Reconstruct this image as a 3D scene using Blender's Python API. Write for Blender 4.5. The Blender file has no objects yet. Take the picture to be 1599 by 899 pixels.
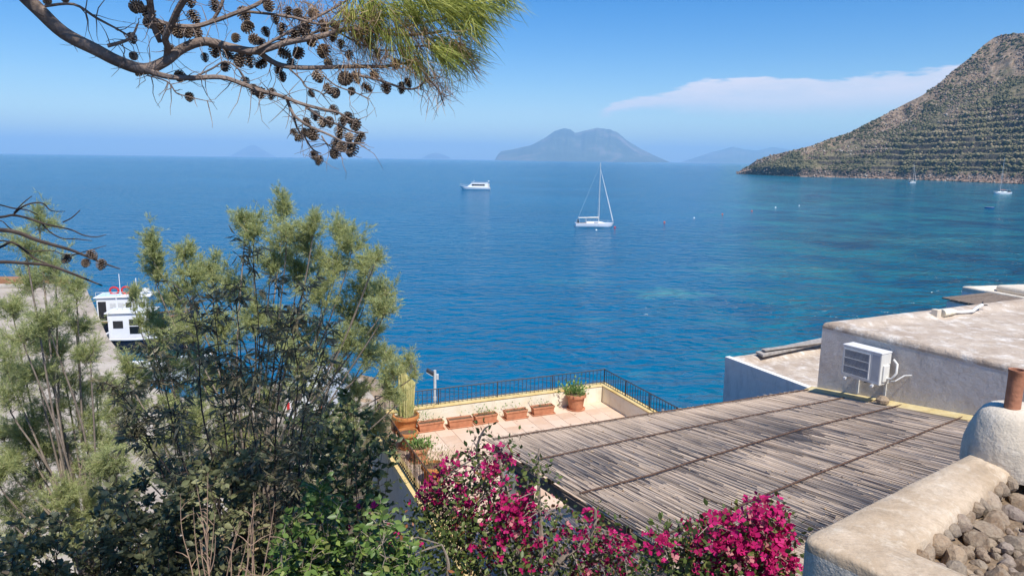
import bpy, bmesh, math, random
import numpy as np
from mathutils import Vector, Matrix, noise

# ------------------------------------------------------------------ camera
W0, H0, FPX, EYE = 1599.0, 899.0, 1120.0, 15.0
ROLL = math.radians(0.75)
PITCH = math.atan((449.5 - 249.4) / FPX)
scene = bpy.context.scene
C = scene.collection
cam_data = bpy.data.cameras.new('camera')
cam_data.sensor_width = 36.0
cam_data.lens = 36.0 * FPX / W0
cam_data.clip_start, cam_data.clip_end = 0.05, 200000.0
cam = bpy.data.objects.new('camera', cam_data)
C.objects.link(cam)
_D = Vector((0, -math.sin(PITCH), -math.cos(PITCH)))
_F = Vector((0, math.cos(PITCH), -math.sin(PITCH)))
_X = Vector((1, 0, 0))
_eu = _X * math.cos(ROLL) - _D * math.sin(ROLL)
_ev = _X * math.sin(ROLL) + _D * math.cos(ROLL)
cam.matrix_world = Matrix(((_eu.x, -_ev.x, -_F.x, 0), (_eu.y, -_ev.y, -_F.y, 0), (_eu.z, -_ev.z, -_F.z, EYE), (0, 0, 0, 1)))
scene.camera = cam
scene.render.resolution_x, scene.render.resolution_y = 1024, 575

# ------------------------------------------------------------------ sky, sun, exposure
SUN_AZ, SUN_EL = math.radians(-63), math.radians(57)       # azimuth from +x towards +y
SUN = Vector((math.cos(SUN_AZ) * math.cos(SUN_EL), math.sin(SUN_AZ) * math.cos(SUN_EL), math.sin(SUN_EL)))
world = bpy.data.worlds.new('World')
scene.world = world
world.use_nodes = True
_nt = world.node_tree
_nt.nodes.clear()
def wn(t, **k):
    n = _nt.nodes.new(t)
    for a, b in k.items(): setattr(n, a, b)
    return n
sky = wn('ShaderNodeTexSky', sky_type='NISHITA', sun_disc=False)
sky.sun_elevation = SUN_EL
sky.sun_rotation = math.atan2(SUN.x, SUN.y)
sky.altitude, sky.air_density, sky.dust_density, sky.ozone_density = 20.0, 1.0, 0.3, 3.0
bg = wn('ShaderNodeBackground')
bg.inputs[1].default_value = 0.115
wout = wn('ShaderNodeOutputWorld')
_nt.links.new(bg.outputs[0], wout.inputs[0])
# thin lenticular cloud standing over the headland, by direction: azimuth / elevation in degrees
tc = wn('ShaderNodeTexCoord'); sep = wn('ShaderNodeSeparateXYZ')
_nt.links.new(tc.outputs['Generated'], sep.inputs[0])
def wm(op, a, b=None, c=None):
    n = wn('ShaderNodeMath', operation=op)
    for i, q in enumerate((a, b, c)):
        if q is None: continue
        if isinstance(q, (int, float)): n.inputs[i].default_value = q
        else: _nt.links.new(q, n.inputs[i])
    return n.outputs[0]
az = wm('MULTIPLY', wm('ARCTAN2', sep.outputs[0], sep.outputs[1]), 57.2958)
el = wm('MULTIPLY', wm('ARCSINE', sep.outputs[2]), 57.2958)
def azel(px, py):
    u, v = (px - 799.5) / FPX, (py - 449.5) / FPX
    a = u * math.cos(ROLL) + v * math.sin(ROLL); d = -u * math.sin(ROLL) + v * math.cos(ROLL)
    r = Vector((a, math.cos(PITCH) - d * math.sin(PITCH), -math.sin(PITCH) - d * math.cos(PITCH))).normalized()
    return math.degrees(math.atan2(r.x, r.y)), math.degrees(math.asin(r.z))
def wcurve(pts, lo, hi, vlo, vhi):
    n = wn('ShaderNodeFloatCurve')
    cv = n.mapping.curves[0]
    P2 = [((a - lo) / (hi - lo), (b - vlo) / (vhi - vlo)) for a, b in pts]
    cv.points[0].location = P2[0]; cv.points[1].location = P2[-1]
    for q in P2[1:-1]: cv.points.new(*q)
    n.mapping.update()
    t = wm('DIVIDE', wm('SUBTRACT', az, lo), hi - lo)
    _nt.links.new(t, n.inputs['Value'])
    return wm('ADD', wm('MULTIPLY', n.outputs[0], vhi - vlo), vlo)
top_px = [(932, 173), (960, 158), (1000, 148), (1060, 137), (1130, 127), (1220, 123), (1310, 120), (1400, 113), (1480, 104), (1640, 92)]
tops = [azel(*q) for q in top_px]
lo, hi = tops[0][0], tops[-1][0]
ctop = wcurve(tops, lo, hi, 0.0, 14.0)
nz = wn('ShaderNodeTexNoise'); nz.inputs['Scale'].default_value = 9.0; nz.inputs['Detail'].default_value = 6.0
mp = wn('ShaderNodeMapping'); mp.inputs['Scale'].default_value = (1, 1, 5.5)
_nt.links.new(tc.outputs['Generated'], mp.inputs[0]); _nt.links.new(mp.outputs[0], nz.inputs[0])
nz3 = wn('ShaderNodeTexNoise'); nz3.inputs['Scale'].default_value = 34.0; nz3.inputs['Detail'].default_value = 6.0; _nt.links.new(mp.outputs[0], nz3.inputs[0])
wob = wm('ADD', wm('MULTIPLY', wm('SUBTRACT', nz.outputs[0], 0.5), 1.6), wm('MULTIPLY', wm('SUBTRACT', nz3.outputs[0], 0.5), 0.8))
below = wm('ADD', wm('SUBTRACT', ctop, el), wob)             # degrees under the cloud's upper edge
def wss(x, a, b):
    n = wn('ShaderNodeMapRange', interpolation_type='SMOOTHERSTEP')
    _nt.links.new(x, n.inputs[0]); n.inputs[1].default_value = a; n.inputs[2].default_value = b
    return n.outputs[0]
thick = wm('ADD', 1.1, wm('MULTIPLY', wss(az, lo, lo + 14), 1.9))
mk = wm('MULTIPLY', wss(below, -0.05, 0.30), wm('SUBTRACT', 1.0, wss(wm('DIVIDE', below, thick), 0.35, 1.15)))
mk = wm('MULTIPLY', mk, wss(az, lo - 0.1, lo + 1.2))
mk = wm('MULTIPLY', mk, wm('SUBTRACT', 1.0, wss(az, 36.0, 44.0)))
mk = wm('MULTIPLY', mk, wm('ADD', 0.30, wm('ADD', wm('MULTIPLY', nz.outputs[0], 0.7), wm('MULTIPLY', nz3.outputs[0], 0.35))))
# faint veil low over the horizon
nz2 = wn('ShaderNodeTexNoise'); nz2.inputs['Scale'].default_value = 4.0; nz2.inputs['Detail'].default_value = 5.0
mp2 = wn('ShaderNodeMapping'); mp2.inputs['Scale'].default_value = (1, 1, 9)
_nt.links.new(tc.outputs['Generated'], mp2.inputs[0]); _nt.links.new(mp2.outputs[0], nz2.inputs[0])
veil = wm('MULTIPLY', wss(nz2.outputs[0], 0.5, 0.75), wm('MULTIPLY', wm('SUBTRACT', 1.0, wss(el, 2.0, 9.0)), 0.10))
mk = wm('MAXIMUM', mk, veil)
hsv = wn('ShaderNodeHueSaturation')
hsv.inputs['Saturation'].default_value = 1.55
hsv.inputs['Value'].default_value = 0.86
hsv.inputs['Hue'].default_value = 0.511
_nt.links.new(sky.outputs[0], hsv.inputs['Color'])
mixc = wn('ShaderNodeMix', data_type='RGBA')
_nt.links.new(mk, mixc.inputs['Factor'])
_nt.links.new(hsv.outputs[0], mixc.inputs['A'])
mixc.inputs['B'].default_value = (6.0, 5.7, 6.1, 1)
_nt.links.new(mixc.outputs['Result'], bg.inputs[0])

sun_data = bpy.data.lights.new('sun', 'SUN')
sun_data.energy, sun_data.angle, sun_data.color = 4.3, math.radians(0.53), (1.0, 0.955, 0.88)
sun = bpy.data.objects.new('sun', sun_data)
sun.rotation_euler = SUN.to_track_quat('Z', 'Y').to_euler()
sun.location = (20, -10, 60)
C.objects.link(sun)
vs = scene.view_settings
vs.view_transform, vs.look, vs.exposure, vs.gamma = 'Standard', 'None', 0.5, 1.0
vs.use_curve_mapping = False
scene.cycles.use_denoising = True
scene.cycles.max_bounces = 6
scene.cycles.transparent_max_bounces = 8
scene.cycles.volume_bounces = 1
scene.cycles.use_fast_gi = False
scene.cycles.caustics_reflective = False
scene.cycles.caustics_refractive = False

# ------------------------------------------------------------------ helpers
rng = random.Random(11)
npr = np.random.default_rng(5)

def ray(px, py):
    u, v = (px - 799.5) / FPX, (py - 449.5) / FPX
    a = u * math.cos(ROLL) + v * math.sin(ROLL); d = -u * math.sin(ROLL) + v * math.cos(ROLL)
    return Vector((a, math.cos(PITCH) - d * math.sin(PITCH), -math.sin(PITCH) - d * math.cos(PITCH)))
def P(px, py, z):                      # the pixel's point on the horizontal plane z
    k = ray(px, py); t = (z - EYE) / k.z
    return Vector((k.x * t, k.y * t, z))
def PD(px, py, y):                     # the pixel's point at forward distance y
    k = ray(px, py); t = y / k.y
    return Vector((k.x * t, y, EYE + k.z * t))
def PPL(px, py, pl):                   # the pixel's point on the plane z = z0 + a x + b y
    k = ray(px, py); t = (pl[0] - EYE) / (k.z - pl[1] * k.x - pl[2] * k.y)
    return Vector((k.x * t, k.y * t, EYE + k.z * t))

def tag(o, label=None, cat=None, group=None, kind=None):
    if label: o['label'] = label
    if cat: o['category'] = cat
    if group: o['group'] = group
    if kind: o['kind'] = kind
    return o
def empty(name, loc=(0, 0, 0), rz=0.0, parent=None):
    o = bpy.data.objects.new(name, None)
    o.empty_display_size = 0.2
    o.location = loc; o.rotation_euler = (0, 0, rz)
    C.objects.link(o)
    if parent: o.parent = parent
    return o
def obj(name, mesh, parent=None):
    o = bpy.data.objects.new(name, mesh)
    C.objects.link(o)
    if parent: o.parent = parent
    return o
def kids(o): return [c for c in bpy.data.objects if c.parent == o]
def copy_tree(o, parent=None):
    c = o.copy(); C.objects.link(c); c.parent = parent
    for ch in kids(o): copy_tree(ch, c)
    return c

class MB:
    def __init__(s): s.v, s.f, s.m, s.cur = [], [], [], 0
    def add(s, vs_, fs_):
        b = len(s.v); s.v += [tuple(q) for q in vs_]
        for q in fs_: s.f.append(tuple(b + i for i in q)); s.m.append(s.cur)
        return s
    def obox(s, o, a, b, c):           # box from a corner and three edge vectors
        o, a, b, c = Vector(o), Vector(a), Vector(b), Vector(c)
        if a.cross(b).dot(c) < 0: a, b = b, a
        vs_ = [o, o + a, o + a + b, o + b, o + c, o + a + c, o + a + b + c, o + b + c]
        return s.add(vs_, [(0, 3, 2, 1), (4, 5, 6, 7), (0, 1, 5, 4), (1, 2, 6, 5), (2, 3, 7, 6), (3, 0, 4, 7)])
    def box(s, c, d, rz=0.0):
        m = Matrix.Rotation(rz, 3, 'Z')
        a, b, e = m @ Vector((d[0], 0, 0)), m @ Vector((0, d[1], 0)), Vector((0, 0, d[2]))
        return s.obox(Vector(c) - a / 2 - b / 2 - e / 2, a, b, e)
    def tube(s, pts, rad, n=6, cap=True):
        pts = [Vector(p) for p in pts]
        if isinstance(rad, (int, float)): rad = [rad] * len(pts)
        t0 = (pts[1] - pts[0]).normalized()
        u = t0.orthogonal().normalized()
        rings = []
        for i, p in enumerate(pts):
            t = (pts[min(i + 1, len(pts) - 1)] - pts[max(i - 1, 0)])
            t = t.normalized() if t.length > 1e-9 else t0
            u = (u - t * u.dot(t))
            u = u.normalized() if u.length > 1e-6 else t.orthogonal().normalized()
            w = t.cross(u)
            rings.append([p + (u * math.cos(k * 2 * math.pi / n) + w * math.sin(k * 2 * math.pi / n)) * rad[i] for k in range(n)])
        return s.loft(rings, cap)
    def loft(s, rings, cap=True, closed=True):
        n = len(rings[0]); vs_ = [q for r_ in rings for q in r_]; fs_ = []
        for i in range(len(rings) - 1):
            for k in range(n if closed else n - 1):
                k2 = (k + 1) % n
                fs_.append((i * n + k, i * n + k2, (i + 1) * n + k2, (i + 1) * n + k))
        if cap:
            fs_.append(tuple(reversed(range(n)))); fs_.append(tuple((len(rings) - 1) * n + k for k in range(n)))
        return s.add(vs_, fs_)
    def lathe(s, prof, n=20, o=(0, 0, 0), cap=True):
        o = Vector(o)
        return s.loft([[o + Vector((r_ * math.cos(k * 2 * math.pi / n), r_ * math.sin(k * 2 * math.pi / n), z)) for k in range(n)] for r_, z in prof], cap)
    def mesh(s, name, mats, smooth=False, bevel=0.0, seg=2, angle=35):
        me = bpy.data.meshes.new(name)
        me.from_pydata(s.v, [], s.f)
        for m_ in (mats if isinstance(mats, (list, tuple)) else [mats]): me.materials.append(m_)
        me.polygons.foreach_set('material_index', s.m)
        if bevel:
            bm = bmesh.new(); bm.from_mesh(me)
            bmesh.ops.remove_doubles(bm, verts=bm.verts, dist=1e-5)
            es = [e for e in bm.edges if len(e.link_faces) == 2 and e.calc_face_angle(0) > math.radians(angle)]
            bmesh.ops.bevel(bm, geom=es, offset=bevel, segments=seg, profile=0.6, affect='EDGES', clamp_overlap=True)
            bm.to_mesh(me); bm.free()
        if smooth: 
            me.polygons.foreach_set('use_smooth', [True] * len(me.polygons))
            try: me.set_sharp_from_angle(angle=math.radians(50))
            except Exception: pass
        me.update()
        return me
    def build(s, name, mats, parent=None, **k):
        return obj(name, s.mesh(name, mats, **k), parent)

def scatter_mesh(name, tv, tf, pos, mats3, var, material, smooth=False):
    """N copies of a small template (tv verts, tf faces) as one mesh with a per-copy value 'var'."""
    tv = np.asarray(tv, float); N, K = len(pos), len(tv)
    v = np.einsum('nij,kj->nki', mats3, tv) + np.asarray(pos)[:, None, :]
    me = bpy.data.meshes.new(name)
    ls = np.array([len(q) for q in tf]); flat = np.concatenate([np.array(q) for q in tf])
    L = len(flat)
    me.vertices.add(N * K); me.vertices.foreach_set('co', v.reshape(-1).astype(np.float32))
    me.loops.add(N * L)
    me.loops.foreach_set('vertex_index', (flat[None, :] + (np.arange(N) * K)[:, None]).reshape(-1).astype(np.int32))
    me.polygons.add(N * len(tf))
    st = np.concatenate([[0], np.cumsum(ls)[:-1]])
    me.polygons.foreach_set('loop_start', (st[None, :] + (np.arange(N) * L)[:, None]).reshape(-1).astype(np.int32))
    me.polygons.foreach_set('loop_total', np.tile(ls, N).astype(np.int32))
    if smooth: me.polygons.foreach_set('use_smooth', np.ones(N * len(tf), bool))
    at = me.attributes.new('var', 'FLOAT', 'POINT')
    at.data.foreach_set('value', np.repeat(np.asarray(var), K).astype(np.float32))
    me.materials.append(material)
    me.update(calc_edges=True); me.validate()
    return me
def frames(d, up=None, roll=None):
    """rotation matrices whose local y runs along d (N,3), z near 'up', x = side"""
    d = d / np.linalg.norm(d, axis=1, keepdims=True)
    if up is None: up = npr.normal(size=d.shape)
    x = np.cross(d, up); n = np.linalg.norm(x, axis=1, keepdims=True); n[n < 1e-6] = 1; x = x / n
    z = np.cross(x, d)
    return np.stack([x, d, z], axis=2)

def smoothstep(a, b, x):
    t = np.clip((x - a) / (b - a), 0, 1); return t * t * (3 - 2 * t)

# ------------------------------------------------------------------ materials
class Mat:
    def __init__(s, name, col=(0.5, 0.5, 0.5), rough=0.8, spec=0.3, metal=0.0):
        s.m = bpy.data.materials.new(name); s.m.use_nodes = True
        s.nt = s.m.node_tree; s.b = s.nt.nodes['Principled BSDF']
        s.b.inputs['Base Color'].default_value = (*col, 1); s.b.inputs['Roughness'].default_value = rough
        s.b.inputs['Specular IOR Level'].default_value = spec; s.b.inputs['Metallic'].default_value = metal
        s.co = None
    def n(s, t, **k):
        x = s.nt.nodes.new(t)
        for a, b in k.items(): setattr(x, a, b)
        return x
    def l(s, a, b): s.nt.links.new(a, b)
    def coord(s, kind='Object', scale=(1, 1, 1), rz=0.0):
        t = s.n('ShaderNodeTexCoord'); m = s.n('ShaderNodeMapping')
        m.inputs['Scale'].default_value = scale; m.inputs['Rotation'].default_value = (0, 0, rz)
        s.l(t.outputs[kind], m.inputs[0]); return m.outputs[0]
    def geo(s, scale=(1, 1, 1), rz=0.0):
        t = s.n('ShaderNodeNewGeometry'); m = s.n('ShaderNodeMapping')
        m.inputs['Scale'].default_value = scale; m.inputs['Rotation'].default_value = (0, 0, rz)
        s.l(t.outputs['Position'], m.inputs[0]); return m.outputs[0]
    def noise(s, co, scale, detail=4, rough=0.55, dist=0.0):
        x = s.n('ShaderNodeTexNoise'); s.l(co, x.inputs['Vector'])
        x.inputs['Scale'].default_value = scale; x.inputs['Detail'].default_value = detail
        x.inputs['Roughness'].default_value = rough; x.inputs['Distortion'].default_value = dist
        return x.outputs['Fac']
    def ramp(s, fac, stops):
        x = s.n('ShaderNodeValToRGB'); e = x.color_ramp.elements
        while len(e) < len(stops): e.new(0.5)
        for q, (p_, c_) in zip(e, stops):
            q.position = p_; q.color = (*c_, 1) if not isinstance(c_, (int, float)) else (c_, c_, c_, 1)
        s.l(fac, x.inputs[0]); return x.outputs[0]
    def mix(s, fac, a, b, mode='MIX'):
        x = s.n('ShaderNodeMix', data_type='RGBA', blend_type=mode)
        for k, q in (('Factor', fac), ('A', a), ('B', b)):
            if isinstance(q, (int, float)): x.inputs[k].default_value = q
            elif isinstance(q, tuple): x.inputs[k].default_value = (*q, 1)
            else: s.l(q, x.inputs[k])
        return x.outputs['Result']
    def math(s, op, a, b=0.0):
        x = s.n('ShaderNodeMath', operation=op)
        for i, q in enumerate((a, b)):
            if isinstance(q, (int, float)): x.inputs[i].default_value = q
            else: s.l(q, x.inputs[i])
        return x.outputs[0]
    def attr(s, name='var'):
        x = s.n('ShaderNodeAttribute', attribute_name=name); return x.outputs['Fac']
    def color(s, c): s.l(c, s.b.inputs['Base Color']); return s
    def bump(s, h, dist=0.01, strength=1.0, prev=None):
        x = s.n('ShaderNodeBump'); x.inputs['Distance'].default_value = dist; x.inputs['Strength'].default_value = strength
        s.l(h, x.inputs['Height'])
        if prev: s.l(prev, x.inputs['Normal'])
        s.l(x.outputs[0], s.b.inputs['Normal']); return x.outputs[0]
    def translucent(s, col_socket, amount=0.3):
        t = s.n('ShaderNodeBsdfTranslucent'); s.l(col_socket, t.inputs[0])
        m = s.n('ShaderNodeMixShader'); m.inputs[0].default_value = amount
        s.l(s.b.outputs[0], m.inputs[1]); s.l(t.outputs[0], m.inputs[2])
        s.l(m.outputs[0], s.nt.nodes['Material Output'].inputs[0]); return s

def plaster(name, c1, c2, stain=None, scale=1.3, bump=0.012, amount=0.5, rough=0.9):
    m = Mat(name, c1, rough, 0.15); co = m.geo()
    a = m.noise(co, scale, 6, 0.62, 0.4)
    c = m.ramp(a, [(0.33, c1), (0.66, c2)])
    if stain:
        b = m.noise(co, scale * 2.7, 8, 0.7)
        c = m.mix(m.ramp(b, [(0.5, 0.0), (0.72, amount)]), c, stain)
    d_ = m.noise(m.geo((1, 1, 0.35)), scale * 1.7, 7, 0.75, 1.2)
    c = m.mix(m.ramp(d_, [(0.52, 0.0), (0.66, 0.5)]), c, tuple(q * 0.62 for q in c1))
    g = m.noise(co, 55, 3, 0.6)
    c = m.mix(m.ramp(g, [(0.35, 0.0), (0.75, 0.35)]), c, tuple(q * 0.72 for q in c1))
    m.color(c)
    n1 = m.bump(m.noise(co, 5.5, 5, 0.6), bump * 3, 0.5)
    m.bump(m.noise(co, 42, 4, 0.65), bump * 0.35, 0.9, n1)
    return m.m
def plain(name, col, rough=0.6, spec=0.4, var=0.12, scale=9.0, metal=0.0, bump=0.0):
    m = Mat(name, col, rough, spec, metal); co = m.coord()
    a = m.noise(co, scale, 5, 0.6)
    m.color(m.ramp(a, [(0.3, tuple(q * (1 - var) for q in col)), (0.7, tuple(min(1, q * (1 + var)) for q in col))]))
    if bump: m.bump(m.noise(co, scale * 5, 4), bump, 0.8)
    return m.m
def leafmat(name, stops, trans=0.3, rough=0.55, spec=0.3):
    m = Mat(name, stops[0][1], rough, spec)
    c = m.ramp(m.attr(), stops); m.color(c)
    if trans: m.translucent(c, trans)
    return m.m

# ================================================================== THE SETTING
# ------------------------------------------------------------------ sea
def make_sea():
    m = Mat('sea_water', (0.004, 0.06, 0.17), 0.14, 0.21); m.b.inputs['IOR'].default_value = 1.333
    co = m.geo()
    big = m.noise(m.geo((1, 1.6, 1)), 0.018, 5, 0.6, 0.6)
    # deep water, lighter sandy and darker weedy bottom in the cove
    bed = m.noise(m.geo((1, 1, 1)), 0.06, 5, 0.62, 1.0)
    deep = m.ramp(big, [(0.3, (0.0008, 0.092, 0.205)), (0.7, (0.001, 0.118, 0.24))])
    shal = m.ramp(bed, [(0.36, (0.0008, 0.060, 0.130)), (0.5, (0.002, 0.110, 0.182)), (0.68, (0.014, 0.180, 0.215))])
    # shallowness: towards the near shore and the right-hand side of the cove
    sp = m.n('ShaderNodeSeparateXYZ'); m.l(co, sp.inputs[0])
    x, y = sp.outputs[0], sp.outputs[1]
    s1 = m.math('SUBTRACT', m.math('MULTIPLY', x, 0.030), m.math('MULTIPLY', y, 0.0085))
    s1 = m.math('ADD', s1, 0.40)
    s1 = m.math('ADD', s1, m.math('MULTIPLY', m.math('SUBTRACT', bed, 0.5), 0.8))
    sm = m.ramp(s1, [(0.10, 0.0), (0.95, 1.0)])
    c = m.mix(sm, deep, shal)
    # pale sand patches
    for (px, py, rx, ry, amt) in ((1040, 458, 9, 7, 0.95), (900, 440, 9, 6, 0.35), (1180, 420, 18, 12, 0.55), (1420, 375, 34, 18, 0.5), (1010, 585, 3.2, 2.0, 0.4), (930, 500, 5, 3.5, 0.25), (1120, 505, 6, 4, .25)):
        q = P(px, py, 0)
        dx = m.math('DIVIDE', m.math('SUBTRACT', x, q.x), rx); dy = m.math('DIVIDE', m.math('SUBTRACT', y, q.y), ry)
        r2 = m.math('ADD', m.math('MULTIPLY', dx, dx), m.math('MULTIPLY', dy, dy))
        k = m.math('SUBTRACT', m.math('SUBTRACT', 1.35, r2), m.math('MULTIPLY', m.noise(co, 0.35, 5, 0.7), 2.0))
        c = m.mix(m.ramp(k, [(0.0, 0.0), (0.6, amt)]), c, (0.075, 0.27, 0.27))
    m.color(c)
    w1 = m.noise(m.geo((0.55, 1.0, 1), 0.25), 0.33, 2, 0.45, 0.3)
    w2 = m.noise(m.geo((0.6, 1.0, 1), -0.15), 0.95, 2, 0.45, 0.6)
    w3 = m.noise(m.geo((0.75, 1.0, 1), 0.4), 2.9, 3, 0.55, 0.4)
    patch = m.ramp(m.noise(m.geo((0.35, 1, 1), 0.2), 0.012, 4, 0.6), [(0.35, 0.45), (0.6, 1.0)])   # cat's paws
    h = m.math('ADD', m.math('MULTIPLY', w1, 1.7), m.math('ADD', m.math('MULTIPLY', w2, 1.35), m.math('MULTIPLY', w3, 0.13)))
    b = m.n('ShaderNodeBump'); b.inputs['Distance'].default_value = 1.45
    m.l(h, b.inputs['Height']); m.l(patch, b.inputs['Strength']); m.l(b.outputs[0], m.b.inputs['Normal'])
    mb = MB()
    # rings of quads so that the sheet is well-conditioned near and far
    rad = [0, 60, 200, 800, 3000, 10000, 33000]; n = 48
    vs_ = [(0, 0, 0)]; fs_ = []
    for r_ in rad[1:]:
        vs_ += [(r_ * math.cos(k * 2 * math.pi / n), r_ * math.sin(k * 2 * math.pi / n), 0) for k in range(n)]
    for k in range(n): fs_.append((0, 1 + k, 1 + (k + 1) % n))
    for i in range(len(rad) - 2):
        for k in range(n):
            a, b2 = 1 + i * n + k, 1 + i * n + (k + 1) % n
            fs_.append((a, a + n, b2 + n, b2))
    mb.add(vs_, fs_)
    tag(mb.build('sea', m.m), kind='structure')
make_sea()

# ------------------------------------------------------------------ islands on the horizon
def island(name, prof, dist, depth, seed, col):
    """terrain whose skyline follows prof (pixels), standing in the sea at its distance"""
    prof = sorted(prof); xs = np.linspace(prof[0][0], prof[-1][0], 130)
    ys = np.interp(xs, [q[0] for q in prof], [q[1] for q in prof])
    NV = 46
    verts = []
    for i, (px, py) in enumerate(zip(xs, ys)):
        hor = 239.4 + 0.01309 * px
        h0 = max(0.0, (hor - py) / FPX * dist * 1.03)
        k = ray(px, hor); base = Vector((k.x, k.y, 0)).normalized()
        for j in range(NV):
            t = j / (NV - 1)
            s = math.sin(math.pi * min(1, t * 1.0)) ** 0.9
            q = base * (dist / base.y * 1.0 + (t - 0.5) * depth)
            g = noise.fractal(Vector((q.x, q.y, seed * 77.0)) * (7.0 / depth), 1.0, 2.1, 6)
            rid = abs(noise.noise(Vector((px * 0.09, t * 1.2, seed))))
            z = h0 * s * (1 - 0.22 * abs(2 * t - 1) * rid * 2) + h0 * 0.10 * g * s * abs(2 * t - 1)
            verts.append((q.x, q.y, z - 4))
    fs_ = [(i * NV + j, (i + 1) * NV + j, (i + 1) * NV + j + 1, i * NV + j + 1) for i in range(len(xs) - 1) for j in range(NV - 1)]
    mb = MB(); mb.add(verts, fs_)
    m = Mat(name + '_slopes', col, 0.95, 0.1); co = m.geo((1, 1, 1.5))
    a = m.noise(co, 0.0016, 7, 0.65, 0.5)
    m.color(m.ramp(a, [(0.35, tuple(q * 0.6 for q in col)), (0.52, col), (0.68, (0.26, 0.20, 0.16))]))
    return tag(mb.build(name, m.m, smooth=True), kind='structure')
island('twin_peaked_island', [(772, 251), (777, 241), (783, 236), (800, 233.5), (830, 227), (850, 217), (865, 207), (880, 202.5), (890, 205), (897, 210), (910, 207), (930, 202.5), (950, 204.5), (962, 209), (975, 219), (1000, 233), (1020, 242), (1048, 253)], 15000, 5200, 1, (0.075, 0.095, 0.05))
island('distant_island', [(1060, 254), (1085, 246), (1110, 238), (1130, 234), (1142, 230), (1160, 234), (1180, 236), (1205, 231), (1222, 233), (1260, 240), (1310, 256)], 21000, 5000, 2, (0.09, 0.10, 0.06))
island('conical_island', [(355, 245), (372, 237), (388, 229), (397, 227), (406, 231), (420, 239), (432, 246)], 27000, 3000, 3, (0.09, 0.09, 0.07))
island('islet', [(655, 249), (668, 242), (678, 238.5), (688, 240), (698, 244), (709, 250)], 24500, 2000, 4, (0.09, 0.09, 0.07))

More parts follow.
